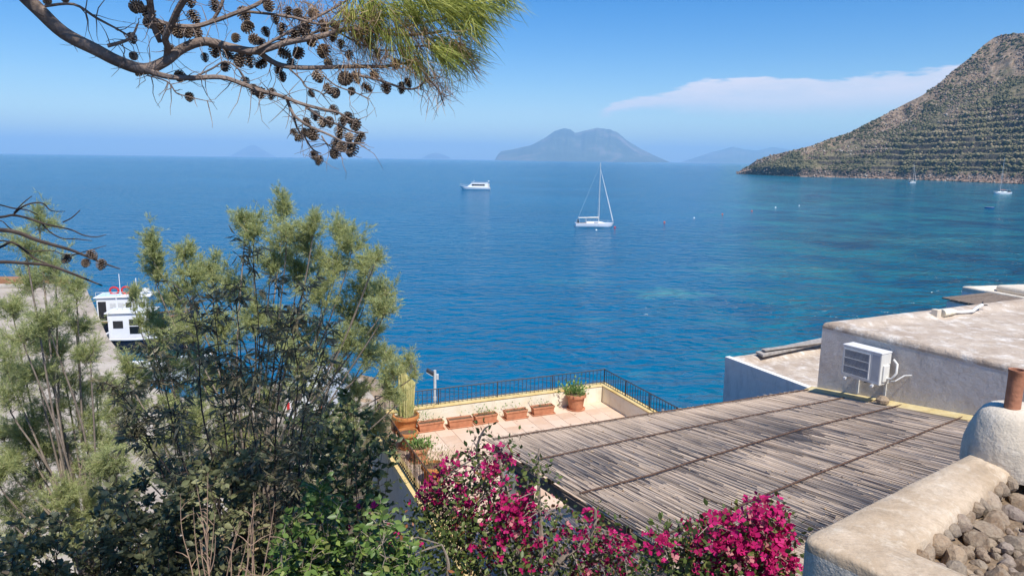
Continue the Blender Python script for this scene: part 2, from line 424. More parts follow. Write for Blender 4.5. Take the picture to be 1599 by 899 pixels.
# ------------------------------------------------------------------ headland on the right
def make_headland():
    shore = [(1150, 271.5), (1200, 274), (1250, 276), (1300, 277), (1350, 278.5), (1400, 280), (1450, 282), (1500, 284), (1550, 286), (1599, 288), (1700, 293), (1850, 302), (2050, 316)]
    ridge = [(1150, 271), (1157, 266), (1168, 259), (1180, 250), (1200, 243), (1230, 236), (1262, 228), (1290, 217), (1320, 207), (1345, 193), (1370, 180), (1400, 163), (1425, 150), (1450, 130), (1470, 110), (1490, 93), (1510, 72), (1525, 60), (1540, 56), (1570, 54), (1599, 52), (1700, 42), (1850, 40), (2050, 60)]
    NX, NU, NB = 470, 250, 14
    xs = np.concatenate([np.linspace(1150, 1640, 400), np.linspace(1644, 2040, 70)])
    ys_ = np.interp(xs, *zip(*shore)); yr = np.interp(xs, *zip(*ridge))
    verts = np.zeros((NX, NU + NB, 3)); info = np.zeros((NX, NU + NB))
    for i, px in enumerate(xs):
        k = ray(px, ys_[i]); t = -EYE / k.z
        ps = Vector((k.x * t, k.y * t, 0)); ds = ps.length; dirn = ps.normalized()
        kr = ray(px, yr[i]); tan = kr.z / math.hypot(kr.x, kr.y)
        dep = 25.0
        for _ in range(30):
            hr = max(3.0, EYE + tan * (ds + dep)); dep = max(26.0, hr / math.tan(math.radians(33)))
        hr = max(2.5, EYE + tan * (ds + dep))
        for j in range(NU + NB):
            u = j / (NU - 1)
            q = dirn * (ds + dep * min(u, 1) + max(0, u - 1) * NU / NB * 130)
            v3 = Vector((q.x, q.y, 0))
            n1 = noise.fractal(v3 * 0.012, 1.0, 2.0, 6); n2 = noise.fractal(v3 * 0.05, 1.0, 2.0, 4)
            if u <= 1:
                cl = min(9.0, hr * 0.4)
                rise = cl * float(smoothstep(0.01, 0.10, np.array(u + n2 * 0.015)))
                z = rise + (hr - cl) * (0.80 * u + 0.20 * u * u * u) * (1 if u < 1 else 1) 
                z += (n1 * 5.0 + n2 * 1.6) * math.sin(math.pi * min(u, 1)) ** 0.7 * min(1, hr / 40)
                # terraced benches on the lower and middle slope
                msk = float(smoothstep(8, 15, np.array(z))) * float(1 - smoothstep(0.50, 0.66, np.array(u + 0.12 * n1)))
                if px > 1205: 
                    st = 6.3; ph = n1 * 2.2 + 0.4 * noise.noise(v3 * 0.008); zz = (z + ph) / st; fr = zz - math.floor(zz)
                    bench = (math.floor(zz) + float(smoothstep(0.66, 0.98, np.array(fr))) * 0.86 + fr * 0.14) * st - ph
                    z = z + (bench - z) * msk * 0.95 * float(smoothstep(1210, 1330, np.array(px + 60 * n1)))
                if u > 0.6:
                    z += max(0, noise.noise(v3 * 0.09)) * 5.0 * float(smoothstep(0.6, 0.75, np.array(u))) * float(1 - smoothstep(0.9, 1, np.array(u))) * min(1, hr / 90)
            else:
                z = hr * (1 - ((u - 1) * NU / NB) ** 1.3 * 0.9)
            if j == 0: z = -1.5
            verts[i, j] = (q.x, q.y, z); info[i, j] = u
    NJ = NU + NB
    idx = np.arange(NX * NJ).reshape(NX, NJ)
    fs_ = np.stack([idx[:-1, :-1], idx[1:, :-1], idx[1:, 1:], idx[:-1, 1:]], -1).reshape(-1, 4)
    me = bpy.data.meshes.new('headland'); me.from_pydata(verts.reshape(-1, 3).tolist(), [], fs_.tolist())
    at = me.attributes.new('var', 'FLOAT', 'POINT'); at.data.foreach_set('value', info.reshape(-1).astype(np.float32))
    m = Mat('headland_ground', (0.1, 0.1, 0.05), 0.95, 0.1); co = m.geo()
    a = m.noise(co, 0.045, 7, 0.68, 0.4); b = m.noise(co, 0.22, 6, 0.7); u = m.attr()
    veg = m.ramp(b, [(0.3, (0.09, 0.088, 0.052)), (0.5, (0.175, 0.155, 0.092)), (0.68, (0.28, 0.235, 0.15))])
    rock = m.ramp(b, [(0.3, (0.13, 0.095, 0.075)), (0.52, (0.38, 0.25, 0.18)), (0.72, (0.56, 0.45, 0.37))])
    geo = m.n('ShaderNodeNewGeometry'); sz = m.n('ShaderNodeSeparateXYZ'); m.l(geo.outputs['Position'], sz.inputs[0])
    low = m.ramp(m.math('ADD', m.math('DIVIDE', sz.outputs[2], 16.0), m.math('MULTIPLY', m.math('SUBTRACT', a, 0.5), 1.1)), [(0.35, 1.0), (0.75, 0.0)])
    hi_ = m.ramp(m.math('ADD', u, m.math('MULTIPLY', m.math('SUBTRACT', a, 0.5), 1.3)), [(0.60, 0.0), (0.85, 0.6)])
    c = m.mix(hi_, veg, rock); c = m.mix(low, c, rock)
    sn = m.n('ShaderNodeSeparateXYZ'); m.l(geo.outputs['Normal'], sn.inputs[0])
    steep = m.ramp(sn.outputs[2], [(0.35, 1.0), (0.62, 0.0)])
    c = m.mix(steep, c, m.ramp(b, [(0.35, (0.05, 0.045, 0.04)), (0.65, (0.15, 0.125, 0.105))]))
    m.color(c); m.bump(b, 3.0, 0.8)
    me.materials.append(m.m); me.update()
    tag(obj('headland', me), kind='structure')
    # scrub and rocks scattered over the slope
    N = 34000
    # sample cells by area
    A = verts[:-1, :NU - 1]; e1 = verts[1:, :NU - 1] - A; e2 = verts[:-1, 1:NU] - A
    area = np.linalg.norm(np.cross(e1, e2), axis=2).reshape(-1); area[~np.isfinite(area)] = 0
    vis = np.repeat((xs[:-1] < 1660).astype(float), NU - 1); area = area * vis
    def samp(n):
        c_ = npr.choice(len(area), n, p=area / area.sum()); i, j = np.divmod(c_, NU - 1)
        a_, b_ = npr.random((n, 1)), npr.random((n, 1))
        return verts[i, j] + e1[i, j] * a_ + e2[i, j] * b_, info[i, j]
    ico = bmesh.new(); bmesh.ops.create_icosphere(ico, subdivisions=1, radius=1.0)
    tv = np.array([v.co[:] for v in ico.verts]); tf = [tuple(v.index for v in f_.verts) for f_ in ico.faces]; ico.free()
    p_, u_ = samp(N)
    nn = np.array([noise.noise(Vector(q) * 0.02) + 0.6 * noise.noise(Vector(q) * 0.07) for q in p_])
    keep = (nn > npr.normal(-0.12, 0.22, len(nn)) + 0.25 * (u_ > 0.72)) & (p_[:, 2] > 7); p_ = p_[keep]; nn = nn[keep]; n = len(p_)
    s_ = npr.uniform(0.3, 0.8, (n, 1)) * npr.uniform(0.5, 1.6, (n, 1)) ** 2 * 1.1
    M = np.zeros((n, 3, 3)); th = npr.uniform(0, 6.28, n)
    sx = s_[:, 0] * npr.uniform(0.8, 1.5, n); sy = s_[:, 0] * npr.uniform(0.8, 1.3, n); sz_ = s_[:, 0] * npr.uniform(0.55, 1.0, n)
    M[:, 0, 0] = np.cos(th) * sx; M[:, 1, 0] = np.sin(th) * sx; M[:, 0, 1] = -np.sin(th) * sy; M[:, 1, 1] = np.cos(th) * sy; M[:, 2, 2] = sz_
    tvj = tv * npr.uniform(0.7, 1.25, (len(tv), 1))
    mm = leafmat('scrub', [(0.0, (0.062, 0.066, 0.040)), (0.45, (0.118, 0.116, 0.064)), (0.8, (0.185, 0.168, 0.095)), (1.0, (0.29, 0.235, 0.15))], 0.0, 0.9, 0.1)
    me2 = scatter_mesh('scrub', tvj, tf, p_ + [0, 0, 0.15], M, np.clip(npr.normal(0.42, 0.2, n) + np.array([noise.noise(Vector(q) * 0.011 + Vector((5, 5, 5))) for q in p_]) * 0.5, 0, 1), mm)
    tag(obj('headland_scrub', me2), 'low green and grey scrub covering the terraced headland', 'scrub', kind='stuff')
    p_, u_ = samp(13000)
    nn = np.array([noise.noise(Vector(q) * 0.03 + Vector((9, 9, 9))) for q in p_])
    keep = ((u_ > 0.42) & (nn > -0.12)) | ((p_[:, 2] < 7) & (p_[:, 2] > -0.5)); p_ = p_[keep]; n = len(p_)
    M = np.zeros((n, 3, 3)); s_ = npr.uniform(0.35, 1.5, n) ** 1.4
    th = npr.uniform(0, 6.28, n)
    M[:, 0, 0] = np.cos(th) * s_; M[:, 1, 0] = np.sin(th) * s_; M[:, 0, 1] = -np.sin(th) * s_ * .8; M[:, 1, 1] = np.cos(th) * s_ * .8; M[:, 2, 2] = s_ * npr.uniform(0.5, 1.1, n)
    mr = leafmat('rubble', [(0.0, (0.12, 0.085, 0.065)), (0.5, (0.25, 0.175, 0.135)), (0.85, (0.34, 0.28, 0.225)), (1, (0.44, 0.39, 0.34))], 0.0, 0.95, 0.1)
    tvr = tv * npr.uniform(0.65, 1.25, (len(tv), 1))
    me3 = scatter_mesh('rubble', tvr, tf, p_, M, np.clip(npr.normal(0.5, 0.25, n), 0, 1), mr)
    tag(obj('headland_rocks', me3), 'brown boulders and outcrops strewn over the headland and its shore', 'rocks', kind='stuff')
make_headland()

# ================================================================== BUILT THINGS
def root_loc(o):
    while o.parent: o = o.parent
    return o.location
def part(mb, name, mats, parent, **k):          # vertices given in world coordinates, parent empty unrotated
    L = root_loc(parent)
    mb.v = [(a - L[0], b - L[1], c - L[2]) for a, b, c in mb.v]
    return mb.build(name, mats, parent, **k)
def U(deg): return Vector((math.cos(math.radians(deg)), math.sin(math.radians(deg)), 0))
Z = Vector((0, 0, 1))

M = {}
M['cream'] = plaster('cream_plaster', (0.82, 0.74, 0.56), (0.87, 0.82, 0.68), (0.74, 0.56, 0.26), 1.6, 0.006, 0.45)
M['ochre'] = plaster('ochre_coping', (0.66, 0.47, 0.17), (0.74, 0.60, 0.32), (0.40, 0.22, 0.08), 2.5, 0.006, 0.6)
M['white_wall'] = plaster('white_plaster', (0.78, 0.75, 0.70), (0.84, 0.81, 0.76), (0.62, 0.56, 0.50), 0.9, 0.008, 0.4)
M['side_wall'] = plaster('grey_side_plaster', (0.70, 0.68, 0.64), (0.80, 0.78, 0.73), (0.55, 0.53, 0.50), 0.9, 0.01, 0.5)
M['grey_wall'] = plaster('grey_cement', (0.64, 0.575, 0.50), (0.80, 0.73, 0.64), (0.88, 0.82, 0.74), 1.6, 0.04, 0.8)
M['roof'] = plaster('weathered_roof', (0.40, 0.31, 0.235), (0.60, 0.51, 0.41), (0.84, 0.80, 0.73), 1.1, 0.03, 1.0)
M['coping'] = plaster('worn_coping', (0.42, 0.315, 0.21), (0.60, 0.48, 0.35), (0.72, 0.63, 0.50), 3.0, 0.012, 0.8)
M['rough_white'] = plaster('rough_limewash', (0.62, 0.53, 0.41), (0.74, 0.66, 0.54), (0.82, 0.76, 0.66), 2.0, 0.016, 0.8)
M['terracotta'] = plain('terracotta', (0.50, 0.22, 0.12), 0.85, 0.15, 0.22, 6, bump=0.004)
M['terracotta2'] = plain('orange_terracotta', (0.50, 0.20, 0.07), 0.85, 0.15, 0.2, 6, bump=0.004)
M['pipe'] = plain('clay_pipe', (0.38, 0.17, 0.10), 0.85, 0.15, 0.3, 9, bump=0.006)
M['soil'] = plain('potting_soil', (0.16, 0.10, 0.065), 0.98, 0.05, 0.4, 30, bump=0.02)
M['rust'] = plain('rusty_iron', (0.10, 0.055, 0.035), 0.7, 0.4, 0.4, 20)
M['iron'] = plain('dark_iron', (0.045, 0.045, 0.05), 0.5, 0.5, 0.3, 20)
M['galv'] = plain('pale_painted_steel', (0.62, 0.62, 0.60), 0.5, 0.4, 0.12, 8)
M['white'] = plain('white_paint', (0.78, 0.78, 0.77), 0.35, 0.5, 0.04, 3)
M['offwhite'] = plain('aged_white_plastic', (0.70, 0.69, 0.65), 0.5, 0.4, 0.08, 5)
M['black'] = plain('black_plastic', (0.02, 0.02, 0.022), 0.5, 0.4, 0.2, 5)
M['glass'] = Mat('dark_glass', (0.012, 0.016, 0.02), 0.06, 0.6).m
M['wood'] = plain('weathered_wood', (0.20, 0.155, 0.12), 0.9, 0.15, 0.35, 12, bump=0.006)
M['greywood'] = plain('silver_grey_wood', (0.34, 0.31, 0.28), 0.9, 0.15, 0.3, 9, bump=0.01)
M['yellow'] = plaster('yellowed_board', (0.60, 0.47, 0.22), (0.66, 0.56, 0.33), (0.42, 0.30, 0.14), 3.0, 0.004, 0.6)
M['concrete'] = plaster('quay_concrete', (0.47, 0.43, 0.37), (0.58, 0.54, 0.48), (0.36, 0.31, 0.27), 0.12, 0.02, 0.6)
M['rustwall'] = plaster('rust_brown_concrete', (0.30, 0.14, 0.075), (0.36, 0.20, 0.12), (0.22, 0.12, 0.08), 0.4, 0.02, 0.5)
M['pillar'] = plaster('shade_toned_render', (0.16, 0.16, 0.17), (0.21, 0.21, 0.22), None, 1.5, 0.01)  # shade under the reed roof is put into this dark colour

def tile_material():
    m = Mat('terrace_tile', (0.55, 0.36, 0.25), 0.75, 0.2)
    oi = m.n('ShaderNodeObjectInfo'); co = m.geo()
    c = m.ramp(oi.outputs['Random'], [(0.0, (0.56, 0.38, 0.26)), (0.5, (0.64, 0.46, 0.33)), (1.0, (0.70, 0.53, 0.40))])
    c = m.mix(m.ramp(m.noise(co, 2.2, 6, 0.65), [(0.42, 0.0), (0.7, 0.55)]), c, (0.68, 0.55, 0.43))
    m.color(c); m.bump(m.noise(co, 30, 4), 0.003, 0.6); return m.m
M['tile'] = tile_material()
def stone_material():
    m = Mat('wall_stone', (0.35, 0.3, 0.25), 0.92, 0.15)
    oi = m.n('ShaderNodeObjectInfo'); co = m.geo()
    c = m.ramp(oi.outputs['Random'], [(0.0, (0.18, 0.12, 0.078)), (0.25, (0.31, 0.20, 0.115)), (0.5, (0.24, 0.19, 0.145)), (0.72, (0.36, 0.245, 0.15)), (0.88, (0.28, 0.22, 0.19)), (1.0, (0.44, 0.335, 0.235))])
    a = m.noise(co, 24, 7, 0.7)
    c = m.mix(m.ramp(a, [(0.35, 0.0), (0.7, 0.55)]), c, (0.50, 0.42, 0.31))
    c = m.mix(m.ramp(m.noise(co, 60, 4), [(0.45, 0.0), (0.75, 0.5)]), c, (0.12, 0.10, 0.085))
    m.color(c); n1 = m.bump(a, 0.02, 0.8); m.bump(m.noise(co, 90, 4), 0.004, 0.8, n1); return m.m
M['stone'] = stone_material()

# ------------------------------------------------------------------ hillside, shore and quay
def make_ground():
    xs = np.linspace(-70, 60, 150); ys = np.concatenate([np.linspace(-25, 45, 110)])
    coast_x = [-70, -40, -21.7, -15, -10, -7.5, -5, -3.5, 0, 12, 30, 60]
    coast_y = [46, 46, 40.5, 42.5, 43, 40, 34, 25, 21.5, 22.5, 30, 40]
    V_, F_ = [], []
    for x in xs:
        w = float(smoothstep(-4.5, -2.0, np.array(x)))
        for y in ys:
            zl = np.interp(y, [-25, 0, 1.5, 3, 5, 8, 14, 22, 34, 60], [15.5, 13.3, 12.9, 11.4, 9.4, 6.8, 3.0, 1.2, 0.6, 0.6])
            zm = np.interp(y, [-25, 0, 1.5, 3, 5, 10, 20, 60], [15.5, 13.3, 13.0, 11.0, 7.5, 5.2, 3.0, 2.0])
            zr = np.interp(x, [6, 18, 40], [0, 2.5, 4.5])
            z = zl * (1 - w) + zm * w + zr * float(smoothstep(4, 10, np.array(y)))
            d = np.interp(x, coast_x, coast_y) - y
            z += 0.25 * noise.fractal(Vector((x, y, 0)) * 0.3, 1, 2, 4)
            if d < 4: z = min(z, z * max(0, d / 4)) if d > 0 else -3.0
            V_.append((x, y, z))
    n = len(ys)
    F_ = [(i * n + j, (i + 1) * n + j, (i + 1) * n + j + 1, i * n + j + 1) for i in range(len(xs) - 1) for j in range(n - 1)]
    m = Mat('hillside_soil', (0.12, 0.09, 0.06), 0.95, 0.1); co = m.geo()
    m.color(m.ramp(m.noise(co, 1.2, 8, 0.7), [(0.3, (0.05, 0.045, 0.025)), (0.5, (0.12, 0.095, 0.06)), (0.72, (0.22, 0.17, 0.12))])); m.bump(m.noise(co, 6, 6, 0.7), 0.1, 0.8)
    mb = MB(); mb.add(V_, F_); tag(mb.build('hillside', m.m, smooth=True), kind='structure')
    # quay: a thick slab with a chamfered edge
    poly = [P(130, 439, 1.5), P(148, 478, 1.5), P(168, 525, 1.5), P(200, 565, 1.5), P(232, 602, 1.5), Vector((-18, 38.5, 1.5)), Vector((-13, 42.6, 1.5)), Vector((-9.2, 42.8, 1.5)), Vector((-7.6, 39, 1.5)), Vector((-7.5, 33, 1.5)), Vector((-9.5, 27, 1.5)), Vector((-11, 21, 1.5)), Vector((-12, 15.5, 1.5)), Vector((-75, 15.5, 1.5)), Vector((-85, 70, 1.5)), P(0, 443, 1.5)]
    mb = MB(); mb.loft([[Vector((q.x, q.y, -3)) for q in poly], [Vector((q.x, q.y, 1.38)) for q in poly], [q + (Vector((-40, 50, 1.5)) - q) * 0.003 for q in poly]])
    m = Mat('quay_paving', (0.5, 0.45, 0.4), 0.92, 0.15); co = m.geo()
    a = m.noise(co, 0.25, 7, 0.65, 0.6); b = m.noise(co, 3.0, 6, 0.7)
    c = m.ramp(a, [(0.3, (0.28, 0.235, 0.19)), (0.48, (0.42, 0.36, 0.295)), (0.68, (0.50, 0.45, 0.38))])
    c = m.mix(m.ramp(b, [(0.5, 0.0), (0.75, 0.5)]), c, (0.30, 0.25, 0.21)); m.color(c); m.bump(b, 0.03, 0.6)
    tag(mb.build('quay', m.m), kind='structure')
    w0, w1 = P(-60, 447, 1.5), P(96, 447, 1.5)
    d = (w1 - w0).normalized(); nrm = Vector((-d.y, d.x, 0))
    r = empty('quay_wall', w0); tag(r, 'low rust-brown wall along the far end of the stone quay', 'wall')
    mb = MB(); mb.obox(w0 + Z * 0.002, d * (w1 - w0).length, nrm * 1.5, Z * 0.8); part(mb, 'wall', M['rustwall'], r, bevel=0.05)
    mb = MB(); mb.obox(w0 - nrm * 0.9 + Z * 0.002, d * (w1 - w0).length * 0.97, nrm * 0.88, Z * 0.28); part(mb, 'step', M['concrete'], r, bevel=0.04)
make_ground()

# ------------------------------------------------------------------ terrace
TO = P(940, 627, 8.0); _d = (TO - P(648, 667, 8.0)).normalized(); TA = -_d; TB = Vector((_d.y, -_d.x, 0))
def T(a, b, z=0.0): return TO + TA * a + TB * b + Z * z
LEFT = 6.6
def make_terrace():
    r = empty('terrace_house', T(3.3, 6, -5)); tag(r, 'cream walled house under the tiled roof terrace above the sea', 'house')
    mb = MB(); mb.obox(T(-0.22, -0.22, -6.2), TA * (LEFT + 0.42), TB * 13.2, Z * 6.14); part(mb, 'wall', M['side_wall'], r, bevel=0.02)
    fl = MB(); fl.obox(T(0, 0, -0.058), TA * LEFT, TB * 12.9, Z * 0.04); f_ = part(fl, 'floor', plain('tile_grout', (0.56, 0.44, 0.34), 0.95, 0.1, 0.2, 14), r)
    # parapets: rendered body and painted coping
    def par(a0, b0, da, db, h, name):
        mb = MB(); mb.obox(T(a0, b0, -0.06), TA * da, TB * db, Z * (h + 0.06)); p_ = part(mb, name, M['cream'], r, bevel=0.03, seg=3)
        mb = MB(); mb.obox(T(a0 - 0.015, b0 - 0.015, h + 0.002), TA * (da + 0.03), TB * (db + 0.03), Z * 0.035); part(mb, 'coping', M['ochre'], p_, bevel=0.012)
    par(0.002, -0.25, LEFT + 0.24, 0.25, 0.47, 'parapet')
    par(-0.25, -0.25, 0.25, 6.2, 0.47, 'parapet')
    par(LEFT + 0.002, 0.002, 0.24, 12.4, 0.10, 'kerb')
    # clay tiles, each one a piece
    s = 0.44; n = 0
    t = MB(); t.obox((0.004, 0.004, 0), (s - 0.007, 0, 0), (0, s - 0.007, 0), (0, 0, 0.02)); tm = t.mesh('tile', M['tile'], bevel=0.004, seg=1)
    rot = Matrix((TA, TB, Z)).transposed().to_euler()
    for j in range(20):
        for i in range(15):
            o = obj('tile', tm, f_)
            o.location = T(i * s, j * s, -0.016 + rng.uniform(-0.0015, 0.0015)) - root_loc(f_)
            o.rotation_euler = rot
make_terrace()

def railing(name, p0, p1, h, mat, gap, label, posts, p2=None, bar=0.008, low=True):
    r = empty(name, p0); tag(r, label, 'railing')
    runs = [(p0, p1)] + ([(p1, p2)] if p2 else [])
    for q0, q1 in runs:
        mb = MB(); mb.tube([q0 + Z * h, q1 + Z * h], 0.016, 6); part(mb, 'top_rail', mat, r)
        if low: mb = MB(); mb.tube([q0 + Z * 0.07, q1 + Z * 0.07], 0.011, 6); part(mb, 'bottom_rail', mat, r)
        L = (q1 - q0).length; n = int(L / gap)
        mb = MB(); mb.tube([(0, 0, 0.0), (0, 0, h - 0.01)], bar, 5); me = mb.mesh('baluster', mat)
        for k in range(1, n):
            o = obj('baluster', me, r); o.location = q0 + (q1 - q0) * (k / n) - root_loc(r)
        mb = MB(); mb.tube([(0, 0, -0.03), (0, 0, h + 0.015)], 0.017, 6); me = mb.mesh('post', mat)
        for k in range(posts + 1):
            if q0 is not p0 and k == 0: continue
            o = obj('post', me, r); o.location = q0 + (q1 - q0) * (k / posts) - root_loc(r)
railing('terrace_railing', T(LEFT + 0.1, -0.13, 0.505), T(-0.125, -0.125, 0.505), 0.44, M['iron'], 0.125, 'dark iron railing along the seaward edge of the tiled terrace', 4, T(-0.125, 4.6, 0.505))
railing('side_railing', T(LEFT + 0.12, 0.25, 0.137), T(LEFT + 0.12, 7.2, 0.137), 0.78, M['rust'], 0.115, 'rusty brown railing on the left edge of the terrace behind the pots', 4, bar=0.010)

# ------------------------------------------------------------------ reed pergola
PL = (11.8, 0.04, -0.12)
def plz(p): return PL[0] + PL[1] * p.x + PL[2] * p.y
def make_pergola():
    q1, q2 = PPL(757, 686, PL), PPL(1274, 607.5, PL)
    r = empty('pergola', (q1.x, q1.y, 8.0)); tag(r, 'weathered reed pergola roof shading the terrace beside the grey house', 'pergola')
    m = Mat('reed_cane', (0.3, 0.26, 0.22), 0.85, 0.2); co = m.geo()
    c = m.ramp(m.attr(), [(0.0, (0.10, 0.08, 0.065)), (0.3, (0.38, 0.30, 0.235)), (0.6, (0.53, 0.425, 0.335)), (0.86, (0.64, 0.535, 0.435)), (1.0, (0.68, 0.58, 0.44))])
    c = m.mix(m.ramp(m.noise(co, 1.1, 5, 0.65), [(0.4, 0.0), (0.7, 0.35)]), c, (0.34, 0.265, 0.21))
    c = m.mix(m.ramp(m.noise(co, 40, 3), [(0.5, 0.0), (0.8, 0.35)]), c, (0.22, 0.18, 0.145)); m.color(c)
    pos, mats, var = [], [], []
    L = (q2 - q1).length; e = (q2 - q1).normalized()
    rr = random.Random(4)
    def mat_layer(lo_, hi_, c0, c1, dz, spacing, skip):
        n = int((hi_ - lo_) / spacing)
        for k in range(n):
            s = lo_ + (k + rr.uniform(-0.4, 0.4)) * spacing
            ang = -65.2 + 4.6 * (s / L); cdir = U(ang)
            c_ = c0 + rr.uniform(-0.07, 0.09)
            while c_ < c1:
                ln = rr.uniform(1.0, 3.4); ln = min(ln, c1 - c_ + rr.uniform(-0.1, 0.12))
                if ln < 0.12: break
                if rr.random() > skip:
                    p0 = q1 + e * s; a = p0 + cdir * c_ + e * rr.uniform(-0.012, 0.012); b = p0 + cdir * (c_ + ln) + e * rr.uniform(-0.03, 0.03)
                    w = 0.018 * noise.noise(Vector((s * 0.8, c_ * 0.6, 3)))
                    a.z = plz(a) + dz + rr.uniform(-0.004, 0.005) + w; b.z = plz(b) + dz + rr.uniform(-0.004, 0.006) + w
                    rad = rr.uniform(0.0035, 0.0068)
                    d = b - a; le = d.length; d.normalize(); x = d.cross(Z).normalized(); z_ = x.cross(d)
                    pos.append(a); mats.append(((x.x * rad, d.x * le, z_.x * rad), (x.y * rad, d.y * le, z_.y * rad), (x.z * rad, d.z * le, z_.z * rad)))
                    vv = rr.gauss(0.57, 0.09)
                    if rr.random() < 0.035: vv = rr.uniform(0.0, 0.15)
                    var.append(min(1, max(0, vv)))
                c_ += ln - rr.uniform(-0.02, 0.1)
    mat_layer(0.0, L, 0.0, 5.35, 0.010, 0.0098, 0.03)
    mat_layer(0.0, L, 0.05, 5.2, -0.004, 0.0105, 0.02)
    mat_layer(-0.1, L, 4.9, 9.2, -0.050, 0.0100, 0.03)
    mat_layer(-0.1, L, 4.9, 9.2, -0.062, 0.0105, 0.02)
    mat_layer(0.0, L, 0.0, 5.2, 0.034, 0.16, 0.35)          # loose canes lying on top
    # template: six-sided cane with a slight bow
    tv, tf = [], []
    for t_, bow in ((0, 0), (0.5, 0.5), (1, 0)):
        for k in range(5): tv.append((math.cos(k * 1.2566) + bow * 1.5, t_, math.sin(k * 1.2566) + bow))
    for i in range(2):
        for k in range(5): tf.append((i * 5 + k, i * 5 + (k + 1) % 5, i * 5 + 5 + (k + 1) % 5, i * 5 + 5 + k))
    tf.append((0, 1, 2, 3, 4)); tf.append((14, 13, 12, 11, 10))
    Lr = np.array(root_loc(r))
    me = scatter_mesh('reed_mat', tv, tf, np.array([q[:] for q in pos]) - Lr, np.array(mats), var, m.m)
    tag(obj('reed_mat', me, r), kind='stuff')
    def rod(px, name, rad, mat, dz=0.045):
        pts = [PPL(x, y, PL) + Z * (dz + rng.uniform(-.004, .004)) for x, y in px]
        fine = []
        for a, b in zip(pts[:-1], pts[1:]): fine += [a + (b - a) * t_ + Z * rng.uniform(-0.003, 0.003) for t_ in (0, 0.25, 0.5, 0.75)]
        fine.append(pts[-1])
        mb = MB(); mb.tube(fine, rad, 6); part(mb, name, mat, r, smooth=True)
    rod([(770, 689), (900, 668), (1010, 650), (1140, 630), (1262, 611)], 'batten', 0.013, M['rust'])
    rod([(838, 722), (981, 690), (1063, 673), (1250, 637), (1318, 624)], 'batten', 0.012, M['rust'])
    rod([(905, 775), (1016, 746), (1091, 721), (1250, 674), (1414, 634)], 'batten', 0.013, M['rust'])
    rod([(1030, 843), (1128, 806), (1191, 779), (1250, 754), (1395, 697), (1508, 652)], 'batten', 0.013, M['rust'])
    # timber frame under the mat
    cl, cr = U(-65.2), U(-60.6)
    def beam(a, b, w, h, dz):
        a, b = Vector(a), Vector(b); a.z = plz(a) - dz; b.z = plz(b) - dz
        d = b - a; s_ = d.cross(Z).normalized() * w
        mb = MB(); mb.obox(a - s_ / 2 - Z * h, d, s_, Z * h); part(mb, 'beam', M['wood'], r, bevel=0.008)
    beam(q1 + cl * 0.25 + e * 0.06, q1 + cl * 9 + e * 0.06, 0.09, 0.12, 0.10)
    beam(q1 + cl * 0.25 + e * 3.4, q1 + cl * 9 + e * 3.4, 0.09, 0.12, 0.10)
    for c_ in (0.35, 2.2, 4.1, 6.4, 8.6):
        beam(q1 + cl * c_ + e * 0.01, q1 + cl * c_ + e * (L - 0.05), 0.06, 0.075, 0.022 if c_ < 5 else 0.085)
    # piers
    for px_, y_, w_ in ((807, 10.35, 0.46),):
        c_ = PD(px_, 760, y_); c_.z = 8.02
        top = plz(c_) - 0.23
        mb = MB(); mb.box((c_.x, c_.y, (8.0 + top) / 2), (w_, w_, top - 8.0), math.radians(25.8) * 0.4); part(mb, 'pillar', M['pillar'], r, bevel=0.015)
    c_ = q1 + e * 3.4 + cl * 0.9
    mb = MB(); mb.box((c_.x, c_.y, 8.0 + (plz(c_) - 0.23 - 8.0) / 2), (0.3, 0.3, plz(c_) - 0.23 - 8.0), math.radians(25)); part(mb, 'pillar', M['pillar'], r, bevel=0.015)
    c_ = q1 + e * 0.2 + cl * 6.5
    mb = MB(); mb.box((c_.x, c_.y, 8.0 + (plz(c_) - 0.23 - 8.0) / 2), (0.3, 0.3, plz(c_) - 0.23 - 8.0), math.radians(25)); part(mb, 'pillar', M['pillar'], r, bevel=0.015)
make_pergola()

